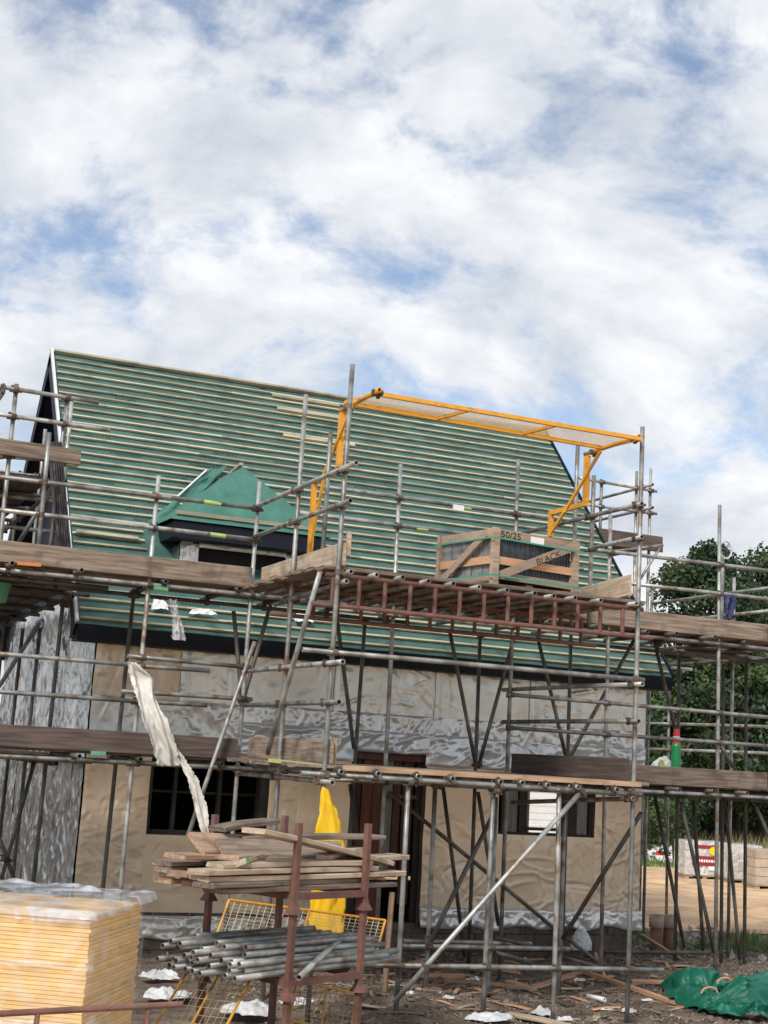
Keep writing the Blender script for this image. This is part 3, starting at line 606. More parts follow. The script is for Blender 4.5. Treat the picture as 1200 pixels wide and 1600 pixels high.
YG = YO-.05
for pa, pb in (((-60, 1017), (209, 1039)), ((199, 1025), (392, 1043)), ((-60, 1077), (216, 1096)), ((189, 1080), (394, 1093)), ((206, 1040), (327, 1048)), ((214, 1096), (323, 1102)),
               ((-60, 738), (404, 795)), ((-60, 790), (404, 844)), ((478, 757), (868, 812)), ((468, 802), (872, 853)), ((868, 852), (1260, 899)), ((985, 912), (1260, 943)), ((792, 1085), (1260, 1126)), ((792, 1137), (1260, 1170))):
    rl(pa, pb, YG)
for x in (2.05, 2.9, 3.75, 4.5, 9.1, 9.75, 10.3, 10.75, 11.35, 12.1):
    for z in (Z1, Z2):
        j = random.uniform(-.1, .1); ex = random.uniform(.05, .32) if x < 4 or x > 9 else .06
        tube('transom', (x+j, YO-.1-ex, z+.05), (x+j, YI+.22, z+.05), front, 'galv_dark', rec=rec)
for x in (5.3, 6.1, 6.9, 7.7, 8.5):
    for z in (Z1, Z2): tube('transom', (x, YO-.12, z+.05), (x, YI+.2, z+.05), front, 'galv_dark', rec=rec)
for pa, pb, Y in (((365, 955), (378, 1097), 15.35), ((423, 945), (379, 1097), 15.35), ((526, 963), (553, 1170), 15.95), ((702, 983), (743, 1195), 15.95), ((803, 997), (747, 1200), 15.95),
                  ((840, 995), (885, 1186), 15.95), ((992, 998), (889, 1186), 15.95), ((1025, 1013), (1058, 1152), 15.95), ((692, 1228), (726, 1495), 16.05), ((747, 1238), (779, 1446), 16.05),
                  ((1023, 1243), (1069, 1480), 16.05), ((1064, 1253), (1116, 1488), 15.2), ((1083, 1250), (1099, 1482), 16.05), ((1133, 1252), (1156, 1500), 16.05), ((1180, 1258), (1212, 1330), 15.2), ((547, 1225), (560, 1330), 16.05), ((1127, 1165), (1153, 1210), 15.9)):
    rl(pa, pb, Y, m='galv_dark', name='brace')
rl((608, 1238), (868, 1452), 14.9, m='galv_dark', name='brace'); rl((884, 1464), (934, 1504), 14.9, m='galv_dark', name='brace')
rl((398, 1003), (293, 1308), 14.85, name='brace')
rl((630, 1470), (830, 1475), 15.0, name='foot_ledger'); rl((943, 1487), (1105, 1489), 15.9, m='galv_dark', name='foot_ledger')
# decks
def deck(xa, xb, ya, z, n, parent, m='board', Ls=3.0, pitch=.232, jit=.12):
    for i in range(n):
        x = xa+random.uniform(-jit, jit)
        while x < xb-.3:
            e = min(xb+random.uniform(-.05, .12), x+Ls+random.uniform(-.1, .1)); board('deck_board', (x, ya+pitch*i, z+random.uniform(-.003, .004)), (e-.01, ya+pitch*i, z+random.uniform(-.003, .004)), parent, m); x = e
deck(1.2, 13.2, YO+.06, Z1+.097, 5, front); deck(1.2, 13.2, YO+.06, Z2+.097, 5, front)
TB = .225
def toe(xa, xb, y, z, parent, m='board'): return board('toe_board', (xa, y, z+TB/2), (xb, y, z+TB/2+.003), parent, m, edge=True)
toe(1.98, 4.74, YO-.09, Z2+.08, front, 'board'); toe(-.4, 1.95, YO-.09, Z2+.08, front, 'board')
toe(8.9, 11.72, YO-.09, Z2+.085, front, 'board'); toe(11.76, 13.5, YO-.09, Z2+.08, front, 'board')
toe(.8, 4.72, YO-.09, Z1+.10, front, 'board_dark'); toe(8.22, 11.74, YO-.09, Z1+.09, front, 'board'); toe(11.77, 13.5, YO-.09, Z1+.08, front, 'board')
for x in (3.0, 4.0, 10.2, 12.0):
    pass
for p, q in (((318, 784), (345, 788)), ((328, 835), (352, 838)), ((240, 919), (262, 922)), ((932, 1236), (952, 1237)), ((722, 793), (735, 795)), ((650, 826), (668, 828))):
    obj('painted_band', MB().cyl(at(p, Y=YG), at(q, Y=YG), .0256, 12, caps=False), 'paint_lime', front)
couplers(rec, front)
# coloured board-end tags
for p, q, m in (((27, 880), (64, 883), 'tag_orange'), ((142, 1176), (165, 1177), 'tag_green'), ((241, 918), (262, 921), 'tag_green')):
    a, c = at(p, Y=YO-.13), at(q, Y=YO-.13); obj('end_band', MB().bar(a, c, .03, .035), m, front)
# ================================================================== LOADING BAY TOWER
BL_, BR_ = 4.80, 8.15
bay = thing('loading_bay_scaffold', (6.5, YB, 0), 'projecting scaffold loading bay on red ladder beams in front of the house', 'scaffold')
rb_ = []
std((551, 569), (507, 1207), YB, bay, rb_); std((638, 1222), (620, 1557), YB, bay, rb_); std((771, 1235), (755, 1580), YB, bay, rb_); std((874, 1230), (864, 1593), YB, bay, rb_); std((1004, 667), (979.5, 1597), YB, bay, rb_)
a = at((478, 617), X=BL_); tube('standard', a, (BL_-.02, a.y-.02, 0), bay, rec=rb_)
a = at((517, 675), X=BL_+.06); c = at((503, 860), X=BL_+.06); tube('standard', a, (a.x, a.y, 4.1), bay, rec=rb_)
std((680, 1228), (665, 1543), 13.8, bay, rb_); std((775, 1245), (763, 1547), 13.8, bay, rb_); std((882, 1248), (873, 1553), 13.8, bay, rb_)
a = at((928, 743), X=BR_); tube('standard', a, (a.x, a.y, 4.0), bay, rec=rb_)
a = at((903, 693), X=BR_+.05); tube('standard', a, (a.x, a.y, 4.0), bay, rec=rb_)
def ret(pa, pb, X, m='galv', name='guard_rail'): return tube(name, at(pa, X=X), at(pb, X=X), bay, m, rec=rb_)
ret((557, 723), (398, 793), BL_-.05); ret((548, 782), (399, 838), BL_-.05); ret((536, 1034), (386, 1049), BL_-.05); ret((530, 1097), (381, 1102), BL_-.05); ret((520, 1223), (370, 1208), BL_-.05, name='ledger')
ret((1003, 787), (818, 833), BR_-.05); ret((1003, 839), (922, 857), BR_-.05); ret((1004, 1069), (786, 1078), BR_-.05); ret((998, 1127), (785, 1128), BR_-.05)
ret((990, 1248), (800, 1262-8), BR_-.05, name='ledger')
rl((470, 1208), (1003, 1242), YB-.05, bay, rb_, name='ledger'); rl((473, 1015), (1006, 1063), YB-.05, bay, rb_)
rl((560, 1508), (1036, 1516), YB-.05, bay, rb_, name='foot_ledger'); rl((628, 1478), (890, 1483), 13.75, bay, rb_, name='foot_ledger')
rl((908, 1237), (616, 1566), YB-.10, bay, rb_, name='brace'); rl((768, 1278), (674, 1468), 13.72, bay, rb_, 'galv_dark', 'brace'); rl((1002, 1270), (879, 1467), YB+.1, bay, rb_, 'galv_dark', 'brace', 13.7)
rl((773, 1488), (832, 1505), 13.9, bay, rb_, 'galv_dark', 'brace'); rl((872, 1493), (932, 1511), 13.9, bay, rb_, 'galv_dark', 'brace'); rl((772, 1464), (830, 1478), 14.4, bay, rb_, 'galv_dark', 'brace')
a = at((500, 893), Y=YB-.06); c = at((418, 1178), Y=YB+.9); tube('brace', a, c, bay, rec=rb_)
for px, py in ((534, 1206), (592, 1209), (655, 1213), (708, 1217), (783, 1222), (817, 1223), (857, 1227), (904, 1230), (965, 1234)):
    a = at((px, py), Y=YB-.14); tube('transom', a, (a.x, YO+.05, a.z), bay, rec=rb_)
ZT = []
for px, py in ((549, 893), (589, 898), (630, 902), (670, 908), (709, 912), (749, 917), (793, 922), (836, 927), (866, 931), (899, 934), (939, 938)):
    a = at((px, py), Y=YB-.14); ZT.append(a.z); tube('transom', a, (a.x, YO+.05, a.z), bay, rec=rb_)
tube('transom', at((542, 908), Y=YB-.1), at((430, 945), X=4.78), bay, rec=rb_); tube('transom', at((995, 943), Y=YB-.12), at((995, 943), Y=YB-.12)+V((0, 2.4, 0)), bay, rec=rb_)
# red ladder beams
for y, x0, x1 in ((YB+.05, 4.58, 8.36), (YB+1.38, 4.62, 8.5)):
    zt, zb = 4.10, 3.81
    bm = obj('ladder_beam', MB().cyl((x0+.12, y, zt), (x1-.12, y, zt), .0242, 10), 'rust', bay, smooth=False)
    obj('chord', MB().cyl((x0, y, zb), (x1, y, zb), .0242, 10), 'rust', bm)
    x = x0+.2
    while x < x1-.1: obj('rung', MB().cyl((x, y, zb+.02), (x, y, zt-.02), .022, 8), 'rust', bm); x += .268
ZD = sum(ZT)/len(ZT)+.046; print('deck z', ZD)
deck(4.62, 8.25, YB+.13, ZD, 10, bay, 'board', 3.9, jit=.05)
deck(4.55, 8.30, YB+.10, Z1+.10, 10, bay, 'board', 3.9, jit=.05)
def ytoe(x, ya, yb_, z, m): return board('toe_board', (x, ya, z+TB/2), (x, yb_, z+TB/2), bay, m, edge=True)
ytoe(BL_+.05, YB-.02, YO-.15, ZD+.025, 'board_pale'); ytoe(BL_+.05, YB, YO-.12, Z1+.13, 'board'); ytoe(BR_-.06, YB+.02, YO-.1, Z1+.13, 'board_dark')
board('toe_board', (BR_-.07, YB+.05, ZD+.175), (BR_-.07, YB+1.05, ZD+.115), bay, 'board_pale', edge=True)
obj('board_stub', MB().box((BL_+.075, YB-.01, Z2+.19), (BL_+.115, YB+.03, Z2+.43)), 'board_pale', bay); obj('board_stub', MB().box((BL_+.075, YB+.03, Z1+.13), (BL_+.115, YB+.07, Z1+.37)), 'board_pale', bay)
obj('edge_board', MB().box((4.95, YB-.075, Z1+.075), (8.2, YB-.06, Z1+.125)), 'board_tan', bay)
for p, q, m, X in (((421, 1188), (500, 1196), 'lime', None),):
    a, c = at(p, Y=YB+.7), at(q, Y=YB); obj('end_band', MB().bar(a, c, .04, .035), m, bay)
couplers(rb_, bay)
# ================================================================== LEFT GABLE SCAFFOLD
gs = thing('gable_scaffold', (2.4, 17, 0), 'tall dark scaffold wrapping the left gable with a high boarded lift', 'scaffold')
rg = []
for pa, pb in (((98, 945), (50, 1390)), ((63, 980), (20, 1360)), ((36, 982), (-2, 1310))):
    a = at(pa, X=3.02); c = at(pb, X=3.02); tube('standard', a, (c.x, c.y, -.05), gs, 'galv_dark', rec=rg)
for y in (21.2, 23.2): tube('standard', (3.02, y, 6.3), (3.02, y, 0), gs, 'galv_dark', rec=rg)
std((26, 600), (7, 780), YO+.25, gs, rg, True); std((105, 622), (98, 690), YO+.25, gs, rg, False)
a = at((105, 622), Y=YO+.25); tube('standard', a, (a.x-.02, a.y, 4.1), gs, rec=rg)
for y in (17.0, 19.0, 21.0, 23.0): tube('standard', (1.95, y, 6.6), (1.92, y, 0), gs, rec=rg)
for y in (17.2, 19.0): tube('standard', (2.98, y, 6.5), (2.98, y, 4.1), gs, rec=rg)
for pa, pb in (((-40, 598), (154, 629)), ((-40, 642), (172, 672))): rl(pa, pb, YO+.2, gs, rg)
for z in (5.55, 6.0, 4.75, 5.1):
    tube('guard_rail', (1.95-.05, 15.2, z), (1.95-.05, 23.3, z), gs, rec=rg)
    if z < 5.2: pass
for z in (Z1, Z2, 5.2):
    tube('ledger', (1.9, 15.0, z-.06), (1.9, 23.4, z-.06), gs, 'galv_dark', rec=rg); tube('ledger', (2.65 if z > 5 else 3.07, 15.2 if z > 5 else 16.4, z-.06), (2.65 if z > 5 else 3.07, 23.4, z-.06), gs, 'galv_dark', rec=rg)
    for y in (15.6, 16.6, 17.7, 18.8, 19.9, 21, 22.1, 23): tube('transom', (1.7, y, z-.01), (2.75 if z > 5 else 3.3, y, z-.01), gs, 'galv_dark', rec=rg)
    for i in range(3 if z > 5 else 5):
        for ya, yb_ in ((15.7 if z > 5 else 16.35, 19.4), (19.42, 23.3)): board('deck_board', (1.98+.232*i, ya, z+.037), (1.98+.232*i, yb_, z+.037), gs, 'board_dark')
tz = at((60, 705), Y=YO+.18).z; board('toe_board', (1.2, YO+.18, tz), (at((126, 712), Y=YO+.18).x, YO+.18, tz-.01), gs, 'board', wd=.17, edge=True)
rl((-10, 712), (72, 718), YO+.25, gs, rg, name='ledger'); rl((100, 724), (121, 727), YO+.2, gs, rg, name='ledger')
rl((62, 973), (-20, 1102), 16.6, gs, rg, 'galv_dark', 'brace'); rl((54, 1190), (-4, 1396), 17.2, gs, rg, 'galv_dark', 'brace'); rl((-6, 1296), (28, 1390), 17.2, gs, rg, 'galv_dark', 'brace')
rl((82, 760), (28, 850), YO+.5, gs, rg, 'galv_dark', 'brace')
for z in (4.75, 5.1): tube('guard_rail', (2.0, YO+1.3, z), (2.9, YO+1.3, z), gs, rec=rg)
for z in (6.35, 6.75): tube('guard_rail', (1.9, 19.0, z-.5), (3.05, 19.0, z-.5), gs, rec=rg)
couplers(rg, gs, 120)
# ================================================================== RIGHT GABLE SCAFFOLD (far side)
YH = 19.0
rs = thing('gable_scaffold', (12.3, YH, 0), 'scaffold at the far right gable with a high cantilevered platform', 'scaffold')
rr = []
for pa, pb in (((940, 753), (937, 845)), ((995, 736), (990, 960)), ((1017, 732), (1011, 960))): std(pa, pb, YH, rs, rr, pa[0] > 950)
for pa, pb in (((905, 747), (1026, 768)), ((905, 787), (1026, 803))): rl(pa, pb, YH-.05, rs, rr)
for pa, pb in (((905, 790), (1000, 763)), ((925, 820), (1000, 797))):
    a = at(pb, Y=YH); tube('guard_rail', at((1020, 757 if pa[1] == 790 else 793), X=a.x), at(pa, X=a.x) if False else V((a.x, YH+3.2, a.z)), rs, rec=rr)
zt = at((980, 838), Y=YH).z
board('toe_board', at((925, 836), Y=YH-.1), at((1034, 851), Y=YH-.1), rs, 'board_dark', wd=.25, edge=True)
for i in range(5): board('deck_board', (11.62+.235*i, YH, zt-.12), (11.62+.235*i, YH+3.6, zt-.12), rs, 'board_dark')
tube('transom', at((925, 866), Y=YH-.05), at((1036, 852), Y=YH-.25), rs, rec=rr)
a = at((1033, 853), Y=YH-.1); tube('brace', a, at((1000, 905), Y=YH-.1), rs, rec=rr); tube('ledger', (11.6, YH-.05, 4.1), (13.4, YH-.05, 4.1), rs, rec=rr)
for y in (16.9, YH, 21): tube('standard', (12.65, y, 5.3), (12.65, y, -.05), rs, rec=rr)
std((1045, 1080), (1041, 1441), 20.4, rs, rr)
for z in (5.07, 4.75): tube('guard_rail', (12.6, 15.7, z), (12.6, 18.9, z), rs, rec=rr)
for pa, pb in (((1005, 1130), (1230, 1136)), ((1005, 1170), (1230, 1178))): rl(pa, pb, 20.35, rs, rr)
for z in (Z1, Z2):
    for i in range(4): board('deck_board', (11.75+.235*i, 16.35, z+.1), (11.75+.235*i, 20.2, z+.1), rs, 'board_dark')
    for y in (16.7, 17.8, 18.9, 20.0): tube('transom', (11.5, y, z+.05), (13.0, y, z+.05), rs, 'galv_dark', rec=rr)
    tube('ledger', (12.7, 15.2, z), (12.7, 20.5, z), rs, 'galv_dark', rec=rr)
couplers(rr, rs, 100)
# gin wheel on its own post at the right end
gw = thing('gin_wheel', at((1133, 1000), Y=15.4), 'white spoked pulley wheel fixed to an upright tube on the right scaffold', 'pulley')
c0 = at((1134, 859), Y=15.4)
tube('post', c0+V((0, .06, .03)), (c0.x, c0.y+.06, Z2+.1), gw)
b = MB()
for i in range(28):
    a0, a1 = 2*math.pi*i/28, 2*math.pi*(i+1)/28
    b.cyl(c0+V((math.cos(a0)*.095, 0, math.sin(a0)*.115)), c0+V((math.cos(a1)*.095, 0, math.sin(a1)*.115)), .012, 6)
obj('rim', b, 'white_trim', gw)
for i in range(6): a0 = math.pi*i/3; obj('spoke', MB().cyl(c0, c0+V((math.cos(a0)*.09, 0, math.sin(a0)*.108)), .007, 5), 'galv_dark', gw)
obj('hub', MB().cyl(c0-V((0, .03, 0)), c0+V((0, .06, 0)), .025, 8), 'galv_dark', gw)
# ================================================================== SAFETY GATE (yellow, swung up over the bay)
gt = thing('loading_gate', (6.5, 13.3, 4.3), 'yellow loading bay safety gate with mesh panel swung up overhead', 'safety gate')
def gate_side(X, lowY, midY, zl, zm, ztop, frontY):
    s = obj('side_frame', MB().bar((X, lowY, zl), (X, lowY, zm), .05, .05, V((0, 1, 0))), 'yellow', gt)
    obj('arm', MB().bar((X, lowY+.025, zm+.027), (X, midY-.03, zm+.027), .05, .05), 'yellow', s)
    obj('upright', MB().bar((X, midY, zm+.054), (X, midY+.0, ztop-.03), .05, .07, V((0, 1, 0))), 'yellow', s)
    tube('top_arm', (X, midY+.05, ztop), (X, frontY, ztop), s, 'yellow')
    obj('brace', MB().bar((X-.03, lowY-.06, zl+.03), (X-.03, lowY-.36, zm), .025, .035), 'yellow', s)
    obj('brace', MB().bar((X-.03, midY+.35, zm+.03), (X-.03, midY-.33, ztop-.03), .025, .035), 'yellow', s)
    for y in (midY-.1, frontY+.12): obj('clamp', COUP, None, s, T((X, y, ztop)))
gate_side(8.06, 14.22, 13.46, 5.05, 5.30, 5.90, 12.42); gate_side(4.98, 13.80, 13.12, 4.45, 5.20, 5.86, 12.16)
GF0, GF1 = at((587, 615), Y=12.42), at((1001, 686), Y=12.42); GB0, GB1 = at((538, 629), X=5.02), at((944, 700), X=8.08)
def gp(u, v): return GF0.lerp(GF1, u).lerp(GB0.lerp(GB1, u), v)
for v in (0, 1): obj('panel_rail', MB().bar(gp(0, v), gp(1, v), .04, .04), 'yellow', gt)
for u in (.005, .34, .67, .995): obj('panel_bar', MB().bar(gp(u, .022), gp(u, .978), .03, .03), 'yellow', gt)
b = MB()
for i in range(1, 78): b.bar(gp(i/78, .02)+V((0, 0, .022)), gp(i/78, .98)+V((0, 0, .022)), .0034, .0034)
for i in range(1, 22): b.bar(gp(0, i/22)+V((0, 0, .026)), gp(1, i/22)+V((0, 0, .026)), .0034, .0034)
obj('wire_mesh', b, 'wire', gt, kind='stuff')
# ================================================================== CRATE OF SLATES
A, Bc, Cc = V((6.55, 12.70, 0)), V((6.47, 13.66, 0)), V((7.69, 12.93, 0)); DZ0 = ZD+.022; CH = 4.795-DZ0
ux = (Cc-A).normalized(); uy = V((-ux.y, ux.x, 0)); cl, cw = (Cc-A).length, .97
CM = Matrix(((ux.x, uy.x, 0, A.x), (ux.y, uy.y, 0, A.y), (0, 0, 1, DZ0), (0, 0, 0, 1)))
crate = tag(put(bpy.data.objects.new('slate_crate', None), None, CM), 'wooden crate of roofing slates stencilled BLACK on the loading bay', 'crate')
def cp(name, lo, hi, m, parent=crate, R=None, **k): return obj(name, MB().box(lo, hi, R), m, parent, CM @ Matrix(), **k)
def cb_(name, a, b_, w_, h_, m, up): return obj(name, MB().bar(a, b_, w_, h_, V(up)), m, crate, CM.copy())
for x, y in ((0, 0), (cl-.08, 0), (0, cw-.05), (cl-.08, cw-.05)): cp('corner_post', (x, y, 0), (x+.08, y+.05, CH), 'crate_wood')
for y in (.055, cw-.08):
    cp('rail', (.06, y-.035 if y < .5 else y+.03, CH-.10), (cl-.06, y-.012 if y < .5 else y+.05, CH-.005), 'crate_wood'); cp('rail', (.06, y-.035 if y < .5 else y+.03, .24), (cl-.06, y-.012 if y < .5 else y+.05, .32), 'crate_pine'); cp('rail', (.06, y-.035 if y < .5 else y+.03, .09), (cl-.06, y-.012 if y < .5 else y+.05, .16), 'crate_wood')
for x in (.015, cl-.04):
    cp('rail', (x, .06, CH-.10), (x+.022, cw-.06, CH-.01), 'crate_wood'); cp('rail', (x, .06, .24), (x+.022, cw-.06, .32), 'crate_pine'); cp('rail', (x, .06, .06), (x+.022, cw-.06, .13), 'crate_wood')
dg = cb_('diagonal', (.09, -.014, .12), (cl-.09, -.014, CH-.06), .024, .085, 'crate_wood', (0, 0, 1))
cb_('diagonal', (-.014, .12, CH-.06), (-.014, cw-.06, .06), .024, .075, 'crate_wood', (0, 0, 1))
for x in (.05, .5, cl-.15): cp('bearer', (x, .06, 0), (x+.09, cw-.06, .075), 'crate_wood')
b = MB(); n = 64
for i in range(n): x = .085+i*(cl-.17)/n; b.box((x, .05+random.uniform(0, .012), .095), (x+(cl-.17)/n*.82, .50, CH-.03+random.uniform(-.02, .005)))
obj('slates', b, 'slate', crate, CM.copy(), kind='stuff')
for r in range(2):
    for i in range(5): y = .07+i*.172; cp('slate', (.045+random.uniform(0, .008), y, .10+.21*r), (.058, y+.16, .30+.21*r), 'slate_lit')
for z in (.105, CH-.12):
    t_ = .003
    s_ = cp('strap', (-.03, -.032, z), (cl+.01, -.029, z+.016), 'strap_green'); cp('strap', (-.033, -.03, z), (-.030, cw+.01, z+.016), 'strap_green'); cp('strap', (-.03, cw+.012, z), (cl+.01, cw+.015, z+.016), 'strap_green')
cp('docket', (.50, .0165, CH-.105), (.68, .0195, CH-.03), 'paper')
def text_mesh(t, size):
    cu = bpy.data.curves.new('t', 'FONT'); cu.body = t; cu.size = size; cu.extrude = .0008; to = bpy.data.objects.new('t', cu); COL.objects.link(to)
    dg_ = bpy.context.evaluated_depsgraph_get(); me = bpy.data.meshes.new_from_object(to.evaluated_get(dg_)); bpy.data.objects.remove(to); return me
RX = Matrix.Rotation(math.pi/2, 4, 'X')
tm = text_mesh('50/25', .095); tm.materials.clear(); tm.materials.append(MATS['ink']); obj('stencil', tm, None, crate, CM @ T((.10, .0175, CH-.088)) @ Matrix.Scale(1.25, 4, V((1, 0, 0))) @ RX)
tm = text_mesh('BLACK', .092); tm.materials.clear(); tm.materials.append(MATS['ink']); da = math.atan2(CH-.18, cl-.18)
obj('stencil', tm, None, crate, CM @ T((.56, -.0275, .277)) @ Matrix.Rotation(-da, 4, 'Y') @ Matrix.Scale(1.25, 4, V((1, 0, 0))) @ RX)
# ================================================================== STILLAGES WITH BOARDS AND TUBES
RA, RB_, RC = V((3.76, 10.25, 0)), V((4.47, 10.60, 0)), V((3.33, 11.06, 0))
ea, eb = (RB_-RA).normalized(), V((0, 0, 0)); eb = V((-ea.y, ea.x, 0)); la, lb = (RB_-RA).length, (RC-RA).length
RM = Matrix(((ea.x, eb.x, 0, RA.x), (ea.y, eb.y, 0, RA.y), (0, 0, 1, 0), (0, 0, 0, 1)))
def stillage(z0, h, label):
    M = RM @ T((0, 0, z0)); t = tag(put(bpy.data.objects.new('stillage', None), None, M), label, 'stillage', 'stacked rusty stillages')
    for x in (0, la):
        for y in (0, lb):
            p = obj('post', MB().box((x-.022, y-.022, .04), (x+.022, y+.022, h)), 'rust', t, M.copy())
            b = MB(); k = [(-.03, .075), (-.033, .05), (-.062, .0)]
            rings = []
            for wv, z in ((.024, .085), (.028, .05), (.052, -.005)):
                rings.append(len(b.v)); b.v += [(x-wv, y-wv, z), (x+wv, y-wv, z), (x+wv, y+wv, z), (x-wv, y+wv, z)]
            for i in range(2): b.f += [(rings[i]+j, rings[i+1]+j, rings[i+1]+(j+1) % 4, rings[i]+(j+1) % 4) for j in range(4)]
            b.f += [(rings[0], rings[0]+1, rings[0]+2, rings[0]+3)]
            obj('flared_foot', b, 'rust', p, M.copy())
    for y in (0, lb): obj('base_rail', MB().box((.023, y-.02, .095), (la-.023, y+.02, .145)), 'rust', t, M.copy())
    for x in (0, la): obj('base_rail', MB().box((x-.02, .023, .095), (x+.02, lb-.023, .145)), 'rust', t, M.copy())
    return t
stillage(.0, .665, 'lowest rusty stillage of the stack, standing on the ground'); stillage(.63, .64, 'middle rusty stillage of the stack, loaded with scaffold tubes'); stillage(1.245, .655, 'top rusty stillage of the stack, loaded with old boards')
# tubes
def RP(s, t, z): return RM @ V((s, t, z))
k = 0; TL = 'galvanised scaffold tube lying in the middle stillage'; rows = ((.80, 14, 1.9), (.846, 13, 1.9), (.891, 12, 1.85), (.936, 9, 1.8), (.981, 6, 1.75))
LAY = {.80: 'bottom', .846: 'second', .891: 'middle', .936: 'fourth', .981: 'top'}
for z, n, Ln in rows:
    for i in range(n):
        t = .07+(lb-.14)*(i+.5)/n+random.uniform(-.012, .012)+(0 if n > 9 else .1); s0 = -.44+random.uniform(-.14, .34); ln = Ln-.2+random.uniform(-.35, .1); sk = random.uniform(-.022, .022)
        tube('scaffold_tube', RP(s0, t-sk, z+random.uniform(-.003, .003)), RP(s0+ln, t+sk, z+random.uniform(-.004, .02)), None, 'galv' , r=.0242, label='galvanised scaffold tube in the '+LAY[z]+' layer of the stillage tube stack', cat='scaffold tube', group='tubes stacked in the stillage')
tube('scaffold_tube', RP(.0, -.10, .80), RP(.98, .32, 1.02), None, label='galvanised scaffold tube lying askew across the front of the tube stack', cat='scaffold tube')
# boards on top
BLb = 'weathered scaffold board stacked in the top stillage'; zz = 1.41
for r, (n, z) in enumerate(((3, 1.415), (3, 1.458), (3, 1.50), (2, 1.545))):
    for i in range(n):
        t = .15+(lb-.26)*i/(n-1)+random.uniform(-.03, .03); s0 = -.60+random.uniform(-.25, .2); ln = 1.95+random.uniform(-.3, .2); sk = random.uniform(-.03, .03)
        board('scaffold_board', RP(s0, t-sk, z), RP(s0+ln, t+sk, z+random.uniform(-.004, .004)), None, random.choice(('board_pale', 'board_tan', 'board')), label=BLb, cat='board', group='boards stacked in the top stillage')
loose = [((-.42, .05, 1.84), (1.30, .25, 1.57), 'board_pale', 'pale plank sloping down to the right across the top of the board pile', .225),
         ((-.45, .62, 1.70), (.7, .75, 1.66), 'board_tan', 'split-ended board tilted on edge at the back of the board pile', .225),
         ((-.38, .35, 1.62), (.6, .55, 1.64), 'board_tan', 'short tan board end lying crosswise in the board pile', .225),
         ((-.30, .20, 1.59), (1.2, .30, 1.585), 'board', 'grey board lying under the sloping plank', .225),
         ((.1, .72, 1.73), (1.45, .45, 1.76), 'board', 'grey board lying nearly level behind the right post', .225),
         ((.25, .30, 1.585), (1.72, .42, 1.60), 'board_pale', 'pale board with broken end jutting out to the right of the pile', .2),
         ((-.55, .10, 1.59), (.1, .5, 1.60), 'board_pale', 'board with a painted green end jutting out to the left of the pile', .2)]
loose += [((-.72, .55, 1.62), (.55, .62, 1.60), 'board_tan', 'tan board end jutting far out at the left of the pile', .225), ((-.66, .18, 1.585), (.9, .12, 1.59), 'board_pale', 'pale board along the front of the pile', .2),
          ((-.35, .45, 1.665), (.85, .30, 1.655), 'board', 'grey board sandwiched under the split-ended one', .225), ((.15, .55, 1.64), (1.35, .62, 1.625), 'board_tan', 'tan board lying behind the jutting pale board', .225), ((.45, .15, 1.63), (1.25, .5, 1.66), 'board_pale', 'short pale offcut lying on the right half of the pile', .12),
          ((-.10, .78, 1.80), (.50, .80, 1.86), 'board', 'grey board end poking up at the back of the pile', .2)]
for a, c, m, lab, wd_ in loose:
    o = board('scaffold_board', RP(*a), RP(*c), None, m, wd=wd_, label=lab, cat='board')
    if 'split' in lab or 'green end' in lab:
        o.matrix_basis = o.matrix_basis @ Matrix.Rotation(math.radians(38 if 'split' in lab else -24), 4, 'X'); WM[o.name] = o.matrix_basis.copy()
    if 'green end' in lab:
        obj('painted_end', MB().box((-.37, -.102, -.022), (-.28, .102, .022)), 'tag_green', o, WM[o.name])
board('leaning_stick', at((613, 1395), Y=13.35), at((601, 1549), Y=13.3), None, 'board_tan', wd=.05, th=.04, label='rusty brown batten standing upright by the stillage right end', cat='batten')
# ================================================================== INSULATION STACK
ic = V((2.05, 9.29, 0)); il = V((-.85, .53, 0)).normalized(); ir = V((.53, .85, 0)).normalized()
IM = Matrix(((ir.x, il.x, 0, ic.x), (ir.y, il.y, 0, ic.y), (0, 0, 1, 0), (0, 0, 0, 1)))
ins = tag(put(bpy.data.objects.new('insulation_stack', None), None, IM), 'stack of yellow insulation boards wrapped in clear plastic film at front left', 'insulation')
z = .14; th = .0262; i = 0; ibm = {}
cp2 = MB(); cp2.box((0, 0, .02), (1.02, 1.9, .12)); obj('pallet', cp2, 'crate_wood', ins, IM.copy())
pim = MB().box((0, 0, 0), (1.02, 1.9, th-.0028)).mesh('insulation_board'); pim.materials.append(MATS['pir'])
pfm = MB().box((.002, .002, -.002), (.716, 1.896, .002)).mesh('facing'); pfm.materials.append(MATS['pir_face'])
while z < 1.315:
    M = IM @ T((random.uniform(-.006, .006), random.uniform(-.006, .006), z)); o = obj('insulation_board', pim, None, ins, M)
    z += th; i += 1
zt_ = z
b = MB()
def wrapf(u, v):
    # film round the two visible faces, rucked
    s = -1.95+u*3.0; zz = .2+v*(zt_-.2+.03); n_ = .012+.018*max(0, wrinkle(s*.6, zz*3, 2, 1.7)*.5+.25)
    if s < 0: return V((-n_, -s+.0, zz))
    return V((s, -n_, zz))
b.grid(wrapf, 110, 50); obj('wrap', b, 'film_face', ins, IM.copy(), smooth=True)
